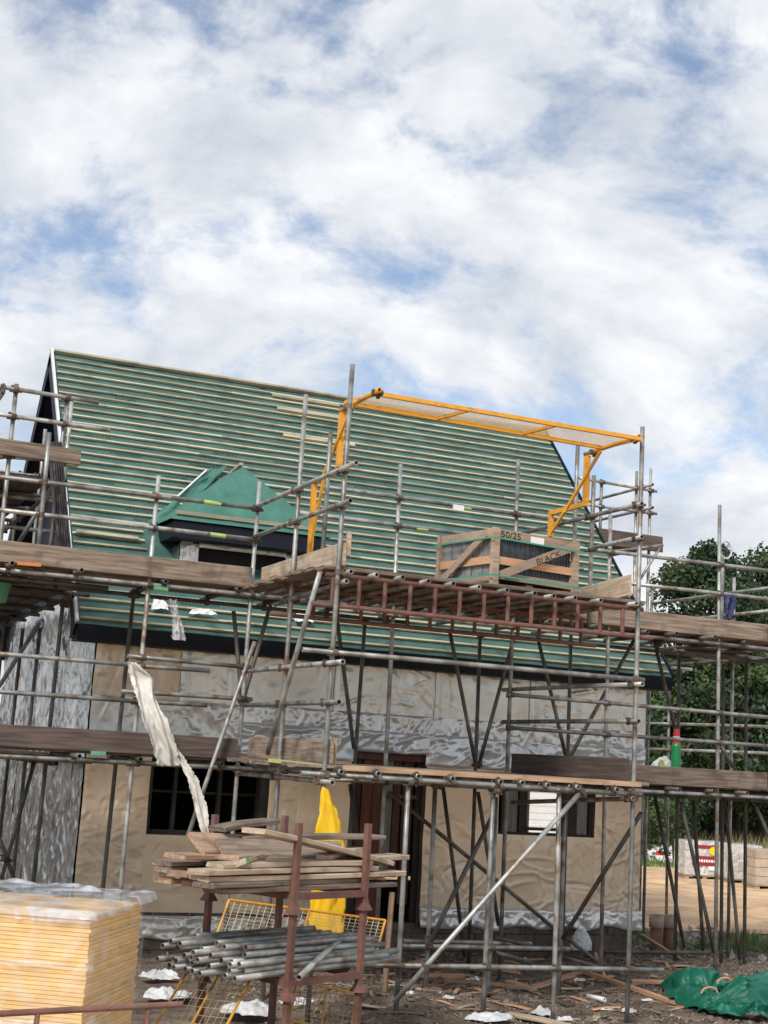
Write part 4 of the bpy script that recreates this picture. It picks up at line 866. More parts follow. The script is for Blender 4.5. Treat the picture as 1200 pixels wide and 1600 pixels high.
for zz, hh in ((.98, .045), (.62, .05), (zt_-.05, .07)):
    b = MB()
    def band(u, v, zz=zz, hh=hh):
        s = -1.9+u*2.0+.0; n_ = .022+.02*(wrinkle(s, v*.4+zz, 7, 2.2)*.5+.5); y = max(0, -s); q = zz+v*hh*(1+.5*nz((s*3, zz, 0)))-.05*max(0, s+.35)*math.sin(v*3)
        return V((-n_, y, q)) if s < 0 else V((s*.6, -n_, q))
    b.grid(band, 70, 8); obj('wrap_fold', b, 'film', ins, IM.copy(), smooth=True)
b = MB()
def topf(u, v):
    x = -.05+u*1.32; y = -.05+v*2.0; e = min(u, 1-u, v, 1-v)
    return V((x+.03*nz((v*5, 0, 1)), y+.03*nz((u*5, 0, 2)), zt_+.028+.012*max(0, wrinkle(x, y, 4, 1.2)*.5)*(.5+e)-(.05 if e < .012 else 0)+(.05*max(0, nz((x*7, y*7, 3))) if u > .85 else 0)+.02*u))
b.grid(topf, 50, 70); obj('top_sheet', b, 'film_thick', ins, IM.copy(), smooth=True)
# gathered loose film at the foot of the stack
b = MB(); c0 = at((150, 1580), Y=9.0)
def gather(u, v):
    x = at((-20+250*u, 1585), Y=9.02).x; h = (.05+.10*math.exp(-((u-.68)/.18)**2)+.05*math.exp(-((u-.3)/.1)**2)); y = 9.0+.05*u+.05*math.sin(v*3)
    return V((x, y+.03*wrinkle(u*3, v*2, 3, 2), .51+h*(v*1.3)+.035*wrinkle(u*3, v, 6, 2.5)*v))
b.grid(gather, 90, 14); obj('wrap_gather', b, 'film_thick', ins, smooth=True)
# red trestle standing before it
tr_ = thing('trestle', at((200, 1576), Y=8.8)*1.0, 'dark red steel trestle bar in front of the insulation stack', 'trestle')
a, c = at((-40, 1586), Y=8.9), at((285, 1569), Y=8.9); obj('bar', MB().cyl(a, c, .019, 10), 'rust', tr_)
for px, dx in ((60, -.05), (232, -.06)):
    q = at((px, 1578), Y=8.9); obj('leg', MB().cyl(q, V((q.x+dx, q.y-.18, 0)), .014, 8), 'rust', tr_); obj('leg', MB().cyl(q, V((q.x+dx, q.y+.2, 0)), .014, 8), 'rust', tr_)
# ================================================================== YELLOW MESH GUARDS
def guard(name, c0, c1, c2, label, m='yellow_old', nx_=14, ny_=9, wm='wire_old', inner=1):
    c3 = c0+(c2-c1); t = thing(name, (c0+c1+c2+c3)/4, label, 'mesh guard')
    for a, b_ in ((c0, c1), (c1, c2), (c2, c3), (c3, c0)): obj('frame_bar', MB().cyl(a, b_, .011, 8), m, t)
    for i in range(1, inner+1): f_ = i/(inner+1); obj('frame_bar', MB().cyl(c0+(c1-c0)*f_, c3+(c2-c3)*f_, .010, 8), m, t)
    b = MB()
    for i in range(1, nx_): f_ = i/nx_; b.bar(c0+(c1-c0)*f_, c3+(c2-c3)*f_, .004, .004)
    for i in range(1, ny_): f_ = i/ny_; b.bar(c0+(c3-c0)*f_, c1+(c2-c1)*f_, .004, .004)
    obj('wire_mesh', b, wm, t, kind='stuff'); return t
Yg = 11.9
guard('mesh_guard', at((358, 1406), Y=Yg), at((602, 1438), Y=Yg+.25), at((585, 1500), Y=Yg+.1), 'yellow framed mesh guard leaning behind the tube stack', 'yellow', 26, 12, 'wire', 1)
guard('mesh_guard', at((298, 1508), Y=10.9), at((398, 1518), Y=10.6), at((318, 1672), Y=9.95), 'rusty yellow mesh guard leaning under the stillage left end', 'yellow_old', 10, 12)
guard('mesh_guard', at((463, 1532), Y=10.9), at((556, 1552), Y=11.3), at((548, 1612), Y=11.2), 'bent yellow mesh guard lying below the stillage right end', 'yellow_old', 12, 8)
# yellow tarpaulin standing behind the boards
b = MB(); YT = 12.32; tA = at((512, 1229), Y=YT); tB = at((520, 1456), Y=YT)
def tarp(u, v):
    z = tA.z+(tB.z-tA.z)*v; a0 = 2*math.pi*u; wv = (.055*min(1, v/.03)**.5+.20*min(1, v/.42)**.9+.10*max(0, v-.5)); cx = tA.x-.05+wv*.42
    rr_ = HT[min(50, round(v*50)), min(60, round(u*60))]*min(1, v*8)+wv*.5*(1+.07*math.sin(a0*5+v*4)+.09*math.sin(a0*2+1)+.06*nz((math.cos(a0)*2, math.sin(a0)*2, v*6)))
    return V((cx+rr_*math.cos(a0), YT+rr_*.35*math.sin(a0), z+.015*math.sin(a0*3)*v))
HT = crease_field(2.2, 1.0, 1.4, 50, .022, .15, .6, (.02, .06), math.pi/2, .45)(*np.meshgrid(np.linspace(0, 1, 61), np.linspace(0, 1.4, 51)))
b.grid(tarp, 60, 50); b.add([tarp(i/60, 0) for i in range(60)], [tuple(range(60))])
obj('tarpaulin', b, 'yellow_tarp', smooth=True, label='bright yellow tarpaulin hanging from the loading bay behind the board pile', cat='tarpaulin')
# ================================================================== CLOTH, GREEN BAG, DENIM
def ribbon(name, m, path, label, cat, seed=1, th=.003):
    """path: list of (point, half width, depth wave)"""
    b = MB(); n = 60; HR = crease_field(seed+.3, 1.0, .3, 260, .016, .05, .22, (.010, .025), .0, .35)(*np.meshgrid(np.linspace(0, 1, n+1), np.linspace(0, .3, 25)))
    P = [p for p, _, _ in path]
    def s_(u):
        f_ = u*(len(path)-1); i = min(int(f_), len(path)-2); t = f_-i; t2 = t*t*(3-2*t)
        return P[i].lerp(P[i+1], t), path[i][1]*(1-t2)+path[i+1][1]*t2, path[i][2]*(1-t2)+path[i+1][2]*t2
    def fn(u, v):
        p, hw, dw = s_(u); x = (v-.5)*2
        fr = .02*nz((u*40, x, seed)) if u in (0, 1) or abs(x) > .98 else 0
        return p+V((x*hw*(1+.12*nz((u*9, x*2, seed)))+fr, -dw*(math.cos(x*5+u*3+seed)+.5*math.sin(x*9+u*7))*.5-HR[round(v*24), round(u*n)], .02*nz((x*3, u*8, seed+3))))
    b.grid(fn, n, 24); o = obj(name, b, m, smooth=True, label=label, cat=cat); 
    md = o.modifiers.new('thick', 'SOLIDIFY'); md.thickness = th; return o
Yc = 14.72
ribbon('torn_sheet', 'cloth', [(at((205, 1035), Y=Yc), .04, .05), (at((222, 1060), Y=Yc), .13, .05), (at((228, 1090), Y=Yc-.1), .11, .05), (at((243, 1130), Y=Yc-.15), .13, .05), (at((258, 1170), Y=Yc-.15), .13, .05), (at((263, 1197), Y=Yc-.12), .12, .06)], 'torn off-white dust sheet hanging from the left scaffold rail', 'sheet', 3)
ribbon('torn_sheet', 'cloth', [(at((270, 1165), Y=Yc-.1), .03, .03), (at((284, 1187), Y=Yc-.12), .04, .03), (at((300, 1215), Y=Yc-.2), .05, .03), (at((313, 1260), Y=Yc-.3), .06, .035), (at((322, 1307), Y=Yc-.4), .035, .03)], 'narrow twisted strip of off-white sheet trailing down past the dark window', 'sheet', 5)
ribbon('blue_rag', 'denim', [(at((1142, 930), Y=14.96), .06, .05), (at((1141, 948), Y=14.96), .09, .06), (at((1138, 967), Y=14.96), .05, .05)], 'dark blue garment hanging on the right scaffold rail', 'garment', 2)
ribbon('plastic_strip', 'film', [(at((270, 937), Y=14.9), .04, .03), (at((275, 965), Y=14.9), .05, .03), (at((280, 1000), Y=14.9), .07, .04)], 'thin clear plastic strip dangling from the upper deck', 'plastic', 4, .002)
for p, sx, ss, lab in (((246, 952), .11, .09, 'crumpled white paper lying on the eaves under the upper deck'), ((312, 964), .19, .05, 'white pointed offcut of sheet lying on the eaves battens'), ((470, 972), .13, .08, 'white torn sheet on the eaves left of the red beams')):
    xx, ss0 = roof_at(p); b = MB(); sd = xx
    b.grid(lambda u, v: roof_pt(xx+(u-.5)*2*sx*(1-.5*v), ss0+(v-.5)*2*ss, .045+.03*wrinkle(u*.5, v*.5, sd, 3)+.03*u), 14, 10)
    obj('paper_sheet', b, 'paper', smooth=False, label=lab, cat='paper')
# green woven bag on the ground: an open collapsed builder's bag
gb = thing('bulk_bag', (9.95, 13.4, 0), 'collapsed green woven bulk bag lying on the soil at front right', 'bag')
def lump(name, m, c, rx, ry, rz, seed, rot=0, amp=.22, parent=None, nu=44, nv=22, flat=True, **k):
    b = MB(); c = V(c)
    def fn(u, v):
        a0 = 2*math.pi*u; e = math.pi*(v-.5); d = V((math.cos(a0)*math.cos(e), math.sin(a0)*math.cos(e), math.sin(e)))
        h = 1+amp*(noise.noise(d*1.6+V((seed, 0, 0)))+.55*(1-2*abs(noise.noise(d*3.4+V((0, seed, 0)))))+.45*(1-2*abs(noise.noise(d*7+V((0, 0, seed)))))+.25*noise.noise(d*17+V((seed, 0, 0))))
        q = V((d.x*rx*h, d.y*ry*h, max(-.35, d.z)*rz*h)); q = Matrix.Rotation(rot, 3, 'Z') @ q; return c+q
    b.grid(fn, nu, nv); return obj(name, b, m, parent, smooth=not flat, **k)
def bagc(px, py): return at((px, py), Z=.1)
def arch(name, a, b_, h, dep, seed, m='tarp_green'):
    """a fold of stiff woven cloth bellied between two ground points"""
    mb = MB(); a = V(a); b_ = V(b_); d = (b_-a); nrm = V((d.y, -d.x, 0)).normalized()
    def fn(u, v):
        x = math.sin(math.pi*min(1, max(0, u)))**.55; ang = v*math.pi*.98
        p = a+d*u+nrm*(-math.cos(ang)*dep*x*(1+.2*nz((u*3, seed, 0))))+V((0, 0, .0+math.sin(ang)*h*x*(1+.3*nz((u*4, seed, 1)))))
        return p+V((0, -.8, .6))*(.03*wrinkle(u*1.3, v*.7, seed, 2.2)+HC[round(v*30), round(u*70)])
    U_, V_ = np.meshgrid(np.linspace(0, 1, 71), np.linspace(0, 1, 31)); HC = crease_field(seed, 1.0, .7, 46, .055, .12, .5, (.03, .09))(U_, V_*.7)
    mb.grid(fn, 70, 30); return obj(name, mb, m, gb, smooth=False)
arch('bag_fold', at((1030, 1545), Z=.03), at((1142, 1556), Z=.03), .24, .16, 1.3)
arch('bag_fold', at((1036, 1556), Z=.03), at((1160, 1590), Z=.03), .13, .22, 4.1)
arch('bag_fold', at((1120, 1570), Z=.03), at((1262, 1560), Z=.03), .27, .26, 7.7)
arch('bag_fold', at((1090, 1578), Z=.03), at((1230, 1592), Z=.03), .14, .17, 9.4)
lump('bag_floor', 'tarp_green', at((1110, 1560), Z=.02), .45, .25, .06, 5, .1, parent=gb)
for p in ((1130, 1533), (1106, 1548)):
    q = at(p, Z=.2); b = MB(); pv = None
    for i in range(9):
        a0 = math.pi*i/8; c_ = q+V((.10*math.cos(a0), -.03, .06*math.sin(a0)-.02))
        if pv is not None: b.cyl(pv, c_, .012, 6)
        pv = c_
    obj('lifting_strap', b, 'crate_pine', gb)
# ================================================================== LOOSE THINGS ON THE DECKS
# dark corrugated sheets leaning at the left verge
cs = thing('roofing_sheets', at((102, 857), Y=15.35), 'stack of dark ribbed roofing sheets leaning at the left roof verge', 'roofing sheet')
for i in range(6):
    a = at((94+3.4*i, 862), Y=15.16); c = at((78+3.6*i, 690), Y=15.22); b = MB(); ax = (c-a)
    def cf(u, v, a=a, ax=ax): return a+ax*v+V((.015*u, .16*u, 0))+V((.006*math.sin(u*30), 0, 0))
    b.grid(cf, 30, 6); o = obj('sheet', b, 'corrugate', cs); md = o.modifiers.new('t', 'SOLIDIFY'); md.thickness = .012
# green bucket hung under the left deck
bk = thing('bucket', at((-6, 930), Y=15.9), 'pale green tub hanging under the left upper deck', 'tub')
q = at((-8, 912), Y=15.9); obj('body', MB().cyl(q, q-V((0, 0, .2)), .17, 18, .14), 'tag_green', bk); obj('rope', MB().cyl(q-V((0, 0, .05)), (q.x, q.y, Z2+.08), .006, 6), 'cloth', bk); obj('rim', MB().cyl(q+V((0, 0, .005)), q-V((0, 0, .02)), .18, 18), 'tag_green', bk)
# red / white / green items standing at the back of the lower right deck
a = at((1056, 1190), Y=15.75); zc_ = Z1+.118; bx = thing('canister', (a.x, 15.75, zc_), 'slim green canister with a red and white cap standing on the lower right deck', 'canister')
h1_, h2_ = at((1056, 1162), Y=15.75).z, at((1056, 1139), Y=15.75).z
obj('body', MB().cyl((a.x, 15.75, zc_), (a.x, 15.75, h1_-.03), .062, 20).cyl((a.x, 15.75, h1_-.03), (a.x, 15.75, h1_), .062, 20, .05), 'plastic_green', bx, smooth=False); obj('cap', MB().cyl((a.x, 15.75, h1_+.001), (a.x, 15.75, h2_), .05, 18, .035), 'plastic_red', bx); obj('band', MB().cyl((a.x, 15.75, h1_+.04), (a.x, 15.75, h1_+.09), .052, 18, .048), 'paper', bx)
lump('rubble_sack', 'plastic_white', V((at((1036, 1192), Y=15.9).x, 15.9, Z1+.20)), .17, .13, .21, 3, label='pale sack slumped on the lower right deck beside the green cabinet', cat='sack')
lump('lime_cap', 'lime', V((at((1035, 1197), Y=15.2).x, 15.2, Z1+.18)), .07, .06, .17, 4, label='lime yellow bag end showing above the lower right toe board', cat='bag')
# sign panel on the mid rail
a = at((716, 794), Y=YG-.03); obj('rail_tag', MB().box((a.x-.07, YG-.045, a.z-.03), (a.x+.07, YG-.028, a.z+.035)), 'paper', label='small white tag clipped to the guard rail in front of the roof', cat='tag')
# ================================================================== DEBRIS ON THE GROUND
rng = random.Random(5)
b = MB()
OCT = [(1, 0, 0), (-1, 0, 0), (0, 1, 0), (0, -1, 0), (0, 0, 1), (0, 0, -1)]; OF = [(0, 2, 4), (2, 1, 4), (1, 3, 4), (3, 0, 4), (2, 0, 5), (1, 2, 5), (3, 1, 5), (0, 3, 5)]
def stones(n, fx, smin, smax, m, name, label=None):
    b = MB()
    for _ in range(n):
        x, y = fx(); s = smin*(smax/smin)**(rng.random()**2.2); R_ = Matrix.Rotation(rng.uniform(0, 6.3), 3, V((rng.uniform(-1, 1), rng.uniform(-1, 1), 1)).normalized())
        c = V((x, y, gz(x, y)+s*.25)); b.add([c+R_ @ V((p[0]*s*rng.uniform(.6, 1.4), p[1]*s*rng.uniform(.6, 1.2), p[2]*s*rng.uniform(.4, .8))) for p in OCT], OF)
    return obj(name, b, m, kind='stuff', label=label, cat='gravel')
stones(11000, lambda: (rng.uniform(4.5, 13.5), rng.uniform(12.0, 18.5)), .008, .035, 'stone', 'gravel', 'dark stony soil crumbs spread under the scaffold')
stones(700, lambda: (rng.uniform(4.5, 13), rng.uniform(12.0, 17.5)), .008, .03, 'rubble', 'stone_chips', 'pale stone chips scattered over the dark soil')
stones(1300, lambda: (rng.gauss(12.4, .9), rng.gauss(18.6, .8)), .02, .09, 'rubble', 'rubble_heap', 'pale rubble heap at the far right corner of the house')
stones(1800, lambda: (rng.uniform(4.8, 12.5), rng.uniform(12.2, 17.2)), .02, .065, 'stone', 'soil_clods', 'brown soil clods strewn below the loading bay')
b = MB()
for _ in range(420):
    x, y = rng.uniform(5.0, 11.8), rng.uniform(12.3, 16.6); a0 = rng.uniform(0, 6.3); ln = rng.uniform(.05, .28); z = gz(x, y)+.012; b.bar((x, y, z), (x+ln*math.cos(a0), y+ln*math.sin(a0), z+rng.uniform(-.004, .02)), rng.uniform(.004, .014), rng.uniform(.004, .01))
obj('wood_splinters', b, 'board_tan', kind='stuff', label='wood splinters and straw trodden into the soil', cat='debris')
deb = [((692, 1532), (838, 1540), .07, .04, 'board_tan', 'long tan timber batten lying in the soil under the loading bay'), ((760, 1512), (812, 1518), .06, .04, 'crate_pine', 'short tan offcut lying behind the long batten'),
       ((795, 1530), (828, 1538), .12, .03, 'crate_pine', 'orange brown offcut lying beside the long batten'), ((838, 1535), (910, 1515), .13, .02, 'crate_pine', 'orange plywood strip lying flat near the right post'),
       ((912, 1519), (1072, 1570), .06, .05, 'crate_pine', 'long pine stud lying diagonally toward the green bag'), ((930, 1488), (946, 1525), .05, .03, 'crate_pine', 'short pale stick standing against the diagonal stud'),
       ((764, 1555), (806, 1562), .16, .04, 'board_dark', 'dark wet board lying by the second post'), ((848, 1552), (892, 1568), .12, .03, 'board_dark', 'dark board lying by the third post'),
       ((1003, 1460), (1062, 1492), .06, .03, 'board_tan', 'plank leaning from the house corner to the soil'), ((985, 1530), (1045, 1532), .12, .04, 'crate_pine', 'tan beam end lying behind the green bag'),
       ((640, 1508), (664, 1500), .07, .06, 'crate_pine', 'small pine block near the left brace foot'), ((655, 1525), (728, 1522), .10, .05, 'crate_pine', 'reddish pine beam lying behind the brace foot'),
       ((640, 1553), (686, 1552), .10, .03, 'board', 'grey brown slat in front of the brace foot'), ((600, 1592), (665, 1598), .25, .02, 'board', 'flat brown board at the bottom edge'),
       ((675, 1540), (700, 1546), .15, .03, 'clay', 'broken clay tile under the loading bay'), ((668, 1527), (692, 1533), .15, .03, 'clay', 'broken orange brick piece behind the brace'),
       ((905, 1545), (1000, 1535), .05, .03, 'board_tan', 'thin brown lath beside the right post'), ((790, 1585), (900, 1602), .15, .03, 'board_pale', 'pale plank at the bottom edge below the white bags')]
for p, q, wd_, th_, m, lab in deb:
    a, c = at(p, Z=.04), at(q, Z=.04)
    a.z = gz(a.x, a.y)+th_/2+.008; c.z = gz(c.x, c.y)+th_/2+.008
    if 'standing' in lab: a = at(p, Y=c.y+.1)
    if 'leaning' in lab: a = at(p, Y=YW-.25)
    board('timber_offcut' if m not in ('clay',) else 'broken_tile', a, c, None, m, wd=wd_, th=th_, label=lab, cat='offcut' if m != 'clay' else 'tile')
for k_ in range(95):
    x, y = rng.uniform(5.6, 11.5), rng.uniform(12.6, 16.5); ln = rng.uniform(.07, .42); a0 = rng.uniform(0, 3.1); z = gz(x, y)+.02
    board('wood_chip', (x, y, z), (x+ln*math.cos(a0), y+ln*math.sin(a0), z+rng.uniform(0, .015)), None, rng.choice(('board_tan', 'board', 'board_pale', 'crate_pine')), wd=rng.choice((.03, .05, .08)), th=.015, label='small wood scrap lying on the soil among the scaffold feet', cat='scrap', group='wood scraps strewn on the soil')
tube('scaffold_tube', at((520, 1604), Z=.03), at((658, 1572), Z=.035), None, label='galvanised tube lying on the ground at the bottom edge', cat='scaffold tube'); tube('scaffold_tube', at((560, 1618), Z=.03), at((710, 1592), Z=.03), None, label='grey tube lying on the ground nearest the camera', cat='scaffold tube')
tube('plastic_pipe', at((918, 1556), Z=.02), at((945, 1562), Z=.02), None, 'paper', label='short white plastic pipe end lying on the soil', cat='pipe')
bags = [((700, 1575), .07, .06, .03, 'plastic_white', 'small white scrap left of the second post'), ((1012, 1560), .08, .05, .03, 'cloth', 'pale scrap left of the green bag'), ((820, 1500), .06, .05, .03, 'cloth', 'small pale scrap behind the braces'), ((640, 1575), .06, .05, .03, 'plastic_white', 'tiny white scrap by the loose tubes'),
        ((765, 1603), .26, .14, .08, 'plastic_white', 'large white crumpled bag at the bottom edge of the picture'), ((848, 1583), .11, .10, .085, 'plastic_white', 'white crumpled bag left of the third front post'), ((882, 1592), .11, .07, .05, 'plastic_white', 'white rag right of the third front post'),
        ((738, 1530), .08, .07, .06, 'foil_silver', 'scrunched silver foil scrap near the second post'), ((982, 1580), .09, .07, .05, 'plastic_white', 'white scrap at the foot of the right front post'), ((945, 1575), .12, .05, .03, 'cloth', 'grey rag lying left of the right front post'),
        ((660, 1490), .12, .06, .05, 'cloth', 'pale rag by the house foot behind the brace'), ((905, 1530), .10, .05, .04, 'cloth', 'grey stone-like lump behind the third post')]
def crumple(name, m, c, sx, sy, h, seed, rot, parent=None, n=40, **k):
    U_, V_ = np.meshgrid(np.linspace(0, 1, n+1), np.linspace(0, 1, n+1)); HC = crease_field(seed, 1, 1, 60, .5, .12, .5, (.03, .10))(U_, V_); HC = (HC-HC.min())/max(1e-6, HC.max()-HC.min()); b = MB(); Rm = Matrix.Rotation(rot, 3, 'Z')
    def fn(u, v):
        x, y = (u-.5)*2, (v-.5)*2; r_ = math.hypot(x, y); lim = .78+.30*nz((math.atan2(y, x)*1.2, seed, 0))+.12*nz((math.atan2(y, x)*4, seed, 3)); t = min(1, lim/max(r_, 1e-4)) if r_ > lim else 1
        x *= t; y *= t; ed = max(0, 1-math.hypot(x, y)/max(.2, lim)); q = V(c)+Rm @ V((x*sx, y*sy, 0)); q.z += h*(.10+.9*HC[round(v*n), round(u*n)]*(.25+.75*ed**.5)+.5*ed*max(0, nz((x*2, y*2, seed)))); return q
    b.grid(fn, n, n); return obj(name, b, m, parent, smooth=False, **k)
for p, rx, ry, rz, m, lab in bags:
    q = at(p, Z=.03); q.z = gz(q.x, q.y)+.005; crumple('crumpled_bag', m, q, rx*1.15, ry*1.3, rz*1.5, rng.uniform(0, 50), rng.uniform(-.3, .3), label=lab, cat='bag')
# white sheets at the left behind the stillage
for p, rx, ry, rz, Zc, lab in (((248, 1530), .16, .14, .08, .25, 'white plastic sheet beside the insulation stack'), ((262, 1560), .22, .12, .06, .15, 'white plastic sheet under the first mesh guard'), ((385, 1585), .22, .15, .08, .15, 'white plastic sheet under the middle of the stillage'), ((470, 1570), .14, .12, .05, .12, 'white scrap seen under the stillage right end')):
    crumple('plastic_sheet', 'plastic_white', at(p, Z=.03), rx*1.6, ry*1.9, rz*2.2, rng.uniform(0, 50), .3, label=lab, cat='plastic sheet')
crumple('foil_bundle', 'foil_silver', V((at((2, 1380), Y=15.6).x, 15.6, .0)), .50, .35, .85, 12, .1, label='heap of scrunched silver foil at the left house corner', cat='foil'); crumple('foil_bundle', 'foil_silver', V((at((48, 1400), Y=15.5).x, 15.5, .0)), .35, .3, .62, 17, .1, label='smaller foil scraps beside the foil heap', cat='foil')
lump('grey_sack', 'plastic_white', at((908, 1476), Y=16.4), .13, .10, .16, 7, .2, .18, label='pale grey sack leaning on the plinth behind the braces', cat='sack')
# clay drain pipes by the corner
for px in (1025, 1045):
    a = at((px, 1482), Y=17.3); t_ = thing('drain_pipe', (a.x, a.y, gz(a.x, a.y)), ('left' if px == 1025 else 'right')+'-hand stub of clay drain pipe standing at the house corner', 'pipe')
    tube('shaft', (a.x, a.y, -.1), (a.x, a.y, .33), t_, 'clay', r=.085); tube('collar', (a.x, a.y, .33), (a.x, a.y, .50), t_, 'blockwork_buff', r=.105)
# ================================================================== PALLETS OF BLOCKS
def pallet(px, py, wx, dy, n, rows_, lab, m, wrapd, lbl=False, rot=-.35):
    c = at((px, py), Z=.02); M = T((c.x, c.y, gz(c.x, c.y)+.05)) @ Matrix.Rotation(rot, 4, 'Z'); t = tag(put(bpy.data.objects.new('block_pallet', None), None, M), lab, 'block pallet', 'pallets of blocks by the haul road')
    for x in (0, wx/2-.05, wx-.1): obj('bearer', MB().box((x, 0, 0), (x+.1, dy, .09)), 'crate_wood', t, M.copy())
    obj('slats', MB().box((-.02, -.02, .092), (wx+.02, dy+.02, .112)), 'crate_wood', t, M.copy())
    h = .19; bw = wx/n; bd = dy/2
    me = MB().box((.005, .005, .004), (bw-.005, bd-.005, h-.006)).mesh('block'); me.materials.append(MATS[m])
    for r in range(rows_):
        for i in range(n):
            for j in range(2): obj('block', me, None, t, M @ T((bw*i+random.uniform(-.006, .006), bd*j+random.uniform(-.006, .006), .114+h*r)))
    H = .114+h*rows_
    if wrapd: 
        obj('wrap', MB().box((-.025, -.025, .12), (wx+.025, dy+.025, H+.02)), 'film_wrap', t, M.copy())
    if lbl:
        obj('label', MB().box((.16, -.034, .34), (.74, -.03, .56)), 'label_red', t, M.copy()); obj('label', MB().box((.20, -.034, H-.14), (.72, -.03, H-.06)), 'label_red', t, M.copy()); obj('sticker', MB().cyl((.66, -.036, H-.19), (.66, -.041, H-.19), .10, 18), 'label_yellow', t, M.copy())
        for i in range(9): obj('lettering', MB().box((.19+i*.06, -.040, .42), (.19+i*.06+.042, -.0355, .48)), 'paper', t, M.copy())
        obj('label', MB().box((.55, -.034, .24), (.73, -.03, .33)), 'paper', t, M.copy())
pallet(1070, 1376, .95, .9, 4, 4, 'plastic wrapped block pallet with red label and yellow sticker', 'blockwork', True, True)
pallet(1138, 1384, .75, .9, 3, 4, 'plastic wrapped grey block pallet between the labelled one and the buff blocks', 'blockwork', True)
pallet(1180, 1393, 1.4, .9, 4, 4, 'unwrapped buff block pallet at the right edge of the picture', 'blockwork_buff', False)
a = at((1175, 1395), Z=.1); obj('plastic_pipes', MB().cyl((a.x, a.y-.6, .13), (a.x+2.2, a.y-1.3, .13), .05, 8).cyl((a.x, a.y-.75, .13), (a.x+2.2, a.y-1.45, .13), .05, 8).cyl((a.x, a.y-.68, .21), (a.x+2.2, a.y-1.38, .21), .05, 8), 'white_trim', label='bundle of pale pipes lying before the buff block pallet', cat='pipes')
a = at((1030, 1345), Z=.1); sb = thing('fallen_sign', (a.x, a.y, 0), 'fallen white sign with red marking lying on the grass', 'sign')
SM = T((a.x, a.y, .28)) @ Matrix.Rotation(-.5, 4, 'Z') @ Matrix.Rotation(.9, 4, 'X'); obj('panel', MB().box((-.35, -.3, -.01), (.35, .3, .01)), 'paper', sb, SM); obj('marking', MB().box((-.1, -.05, .0105), (.3, .1, .013)), 'plastic_red', sb, SM)
# ================================================================== SITE CABIN seen through the house
a = at((850, 1262), Z=1.6) if False else EYE+ray(852, 1268)*34
cbn = thing('site_cabin', (a.x, a.y, 0), 'white clad cabin seen through the right ground floor window', 'cabin')
for i in range(16): obj('cladding_board', MB().box((a.x-1.3, a.y, .1+i*.16), (a.x+1.3, a.y+.02+.004*(i % 2), .1+i*.16+.152)), 'cabin', cbn)
obj('shell', MB().box((a.x-1.3, a.y+.03, .05), (a.x+1.3, a.y+2.4, 2.7)), 'cabin', cbn)
# ================================================================== TREES, HEDGE, GRASS
def leaf_cloud(b, c, r, n, size, rg_, squash=.8):
    for _ in range(n):
        d = V((rg_.gauss(0, 1), rg_.gauss(0, 1), rg_.gauss(0, 1))).normalized(); rad = r*(.45+.6*rg_.random()**.6); p = c+V((d.x*rad, d.y*rad, d.z*rad*squash))
        s = size*rg_.uniform(.6, 1.5); q = V((rg_.gauss(0, 1), rg_.gauss(0, 1), rg_.gauss(0, .7)+.5)).normalized(); t = q.orthogonal().normalized(); t = Matrix.Rotation(rg_.uniform(0, 6.3), 3, q) @ t; k = q.cross(t)
        b.add([p-t*s, p+k*s*.55, p+t*s, p-k*s*.55], [(0, 1, 2, 3)])
def tree(c, H, R, lab, seed, m='leaf', name='broadleaf_tree', nl=42, group=None, z0=.30):
    rg_ = random.Random(seed); c = V((c[0], c[1], 0)); t = thing(name, c, lab, 'tree', group or 'trees beyond the site')
    b = MB(); top = c+V((rg_.uniform(-.3, .3), 0, H*.55)); b.cyl(c-V((0, 0, .2)), top, H*.032, 10, H*.016)
    for i in range(9):
        a0 = rg_.uniform(0, 6.3); s = c.lerp(top, rg_.uniform(.45, 1)); e = s+V((math.cos(a0)*R*.7, math.sin(a0)*R*.7, H*rg_.uniform(.12, .34))); b.cyl(s, e, H*.011, 6, H*.004)
    obj('trunk', b, 'bark', t)
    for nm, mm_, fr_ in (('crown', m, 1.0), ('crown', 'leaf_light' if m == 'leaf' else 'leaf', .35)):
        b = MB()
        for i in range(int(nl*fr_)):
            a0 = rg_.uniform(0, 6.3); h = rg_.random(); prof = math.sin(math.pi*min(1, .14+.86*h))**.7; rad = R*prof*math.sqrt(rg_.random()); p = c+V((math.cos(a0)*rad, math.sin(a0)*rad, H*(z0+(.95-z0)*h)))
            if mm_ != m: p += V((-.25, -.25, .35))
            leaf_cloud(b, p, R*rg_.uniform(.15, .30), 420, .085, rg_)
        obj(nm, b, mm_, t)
def tp(px, Y): return at((px, 1250), Y=Y)
for px, Y, top, R, lab, sd, m in ((1100, 44, 846, 3.6, 'tall dark tree whose crown rises above the right scaffold', 11, 'leaf'), (1205, 46, 868, 4.2, 'tall tree at the right edge of the picture', 12, 'leaf'), (1040, 50, 1020, 3.2, 'lower dark tree just right of the house eaves', 13, 'leaf'),
                                  (1150, 40, 985, 3.0, 'mid height tree below the tall crowns', 14, 'leaf'), (1075, 38, 1075, 2.4, 'bushy small tree behind the right scaffold rails', 15, 'leaf_light'), (1190, 38, 1040, 2.6, 'bushy small tree at the right edge behind the scaffold', 16, 'leaf'), (985, 56, 1040, 3.5, 'dark tree hidden mostly by the house corner', 17, 'leaf'), (1290, 44, 900, 4, 'tree just outside the right edge', 18, 'leaf')):
    p = tp(px, Y); q = EYE+ray(px, top)*(p.y/ray(px, top).y); tree(p, q.z, R, lab, sd, m, nl=70 if sd < 13 else 48, z0=.22)
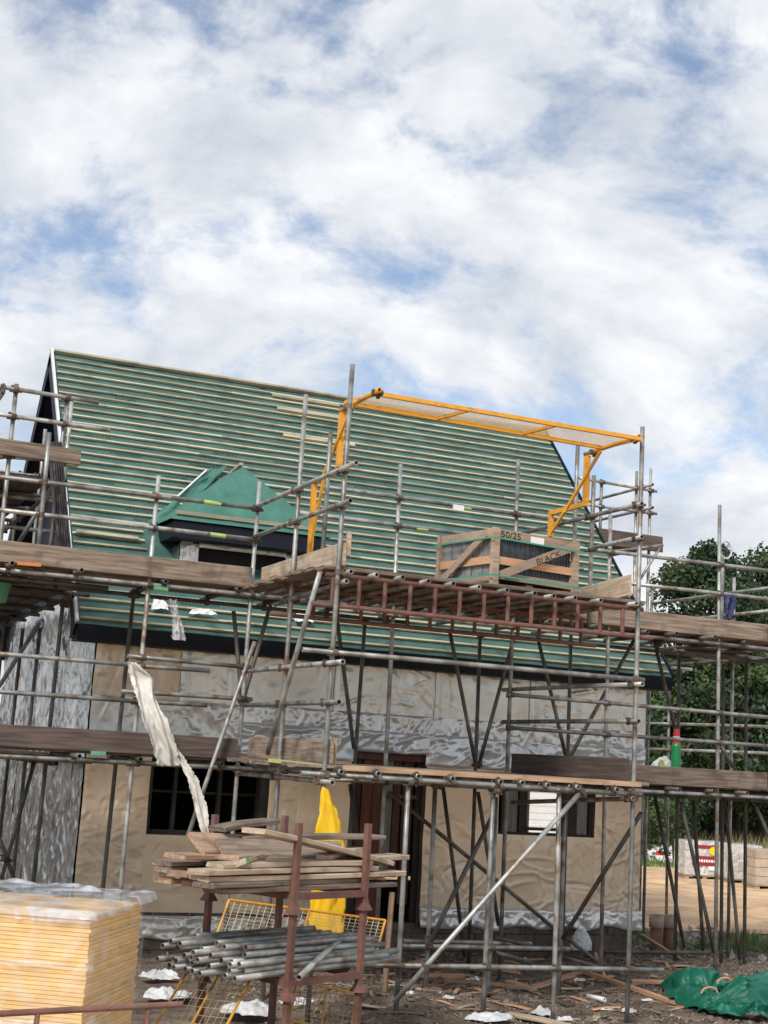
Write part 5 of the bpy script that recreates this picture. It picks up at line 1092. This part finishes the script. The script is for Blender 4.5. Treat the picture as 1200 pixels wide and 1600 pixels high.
def bush(p, H, R, lab, seed, m):
    rg_ = random.Random(seed); p = V((p.x, p.y, 0)); t = thing('shrub', p, lab, 'shrub', 'shrubs along the field edge'); b = MB()
    for i in range(6): b.cyl(p, p+V((rg_.uniform(-R, R)*.6, rg_.uniform(-R, R)*.6, H*.6)), .03, 5, .01)
    obj('stems', b, 'bark', t); b = MB()
    for i in range(16): leaf_cloud(b, p+V((rg_.uniform(-R, R)*.75, rg_.uniform(-R, R)*.6, H*rg_.uniform(.12, .85))), R*.42, 170, .06, rg_)
    obj('foliage', b, m, t)
for px, Y, H, R, lab, sd, m in ((1020, 34.5, 2.6, 1.2, 'green shrub at the field edge next to the house corner', 31, 'leaf_light'), (1042, 36, 2.3, 1.3, 'shrub between the house corner and the block pallets', 32, 'leaf'), (1075, 40, 1.5, 1.1, 'shrub behind the labelled block pallet', 33, 'leaf_light'), (1105, 41, 1.6, 1.2, 'shrub behind the gap between block pallets', 34, 'leaf'), (1150, 42, 1.3, 1.2, 'low shrub behind the grey block pallet', 35, 'leaf_light'), (1000, 37, 2.2, 1.4, 'dark shrub half hidden by the house corner', 36, 'leaf'), (1190, 43, 1.3, 1.4, 'shrub at the right edge behind the buff blocks', 37, 'leaf')):
    bush(tp(px, Y), H, R, lab, sd, m)
def blades(n, fx, h0, h1, wv, m, name, lab):
    b = MB()
    for _ in range(n):
        x, y = fx(); h = rng.uniform(h0, h1); a0 = rng.uniform(0, 3.14); ln = V((rng.gauss(0, .25), rng.gauss(0, .25), 0))*h; d = V((math.cos(a0), math.sin(a0), 0))*wv; p = V((x, y, gz(x, y)))
        b.add([p-d, p+d, p+ln*.4+V((0, 0, h*.6))+d*.7, p+ln*.4+V((0, 0, h*.6))-d*.7, p+ln+V((0, 0, h))], [(0, 1, 2, 3), (3, 2, 4)])
    obj(name, b, m, kind='stuff', label=lab, cat='grass')
def field():
    y = rng.uniform(34.5, 46); x = rng.uniform(.62, .93)*y; return x, y
blades(9000, field, .3, .95, .014, 'straw', 'dry_grass', 'tall dry grass in the field beyond the haul road'); blades(6000, field, .2, .7, .014, 'grass', 'field_grass', 'green grass in the field beyond the haul road')
def strip():
    y = rng.uniform(32.5, 35.5); return rng.uniform(.60, .8)*y, y
blades(4000, strip, .08, .3, .012, 'grass', 'verge_grass', 'short grass verge beside the haul road')
def tuft():
    cx, cy = rng.choice(((12.9, 17.6), (13.6, 17.3), (12.2, 18.3), (13.9, 18.3), (11.2, 19))); return rng.gauss(cx, .25), rng.gauss(cy, .3)
blades(1600, tuft, .05, .22, .007, 'grass', 'grass_tufts', 'grass tufts at the right of the scaffold feet')
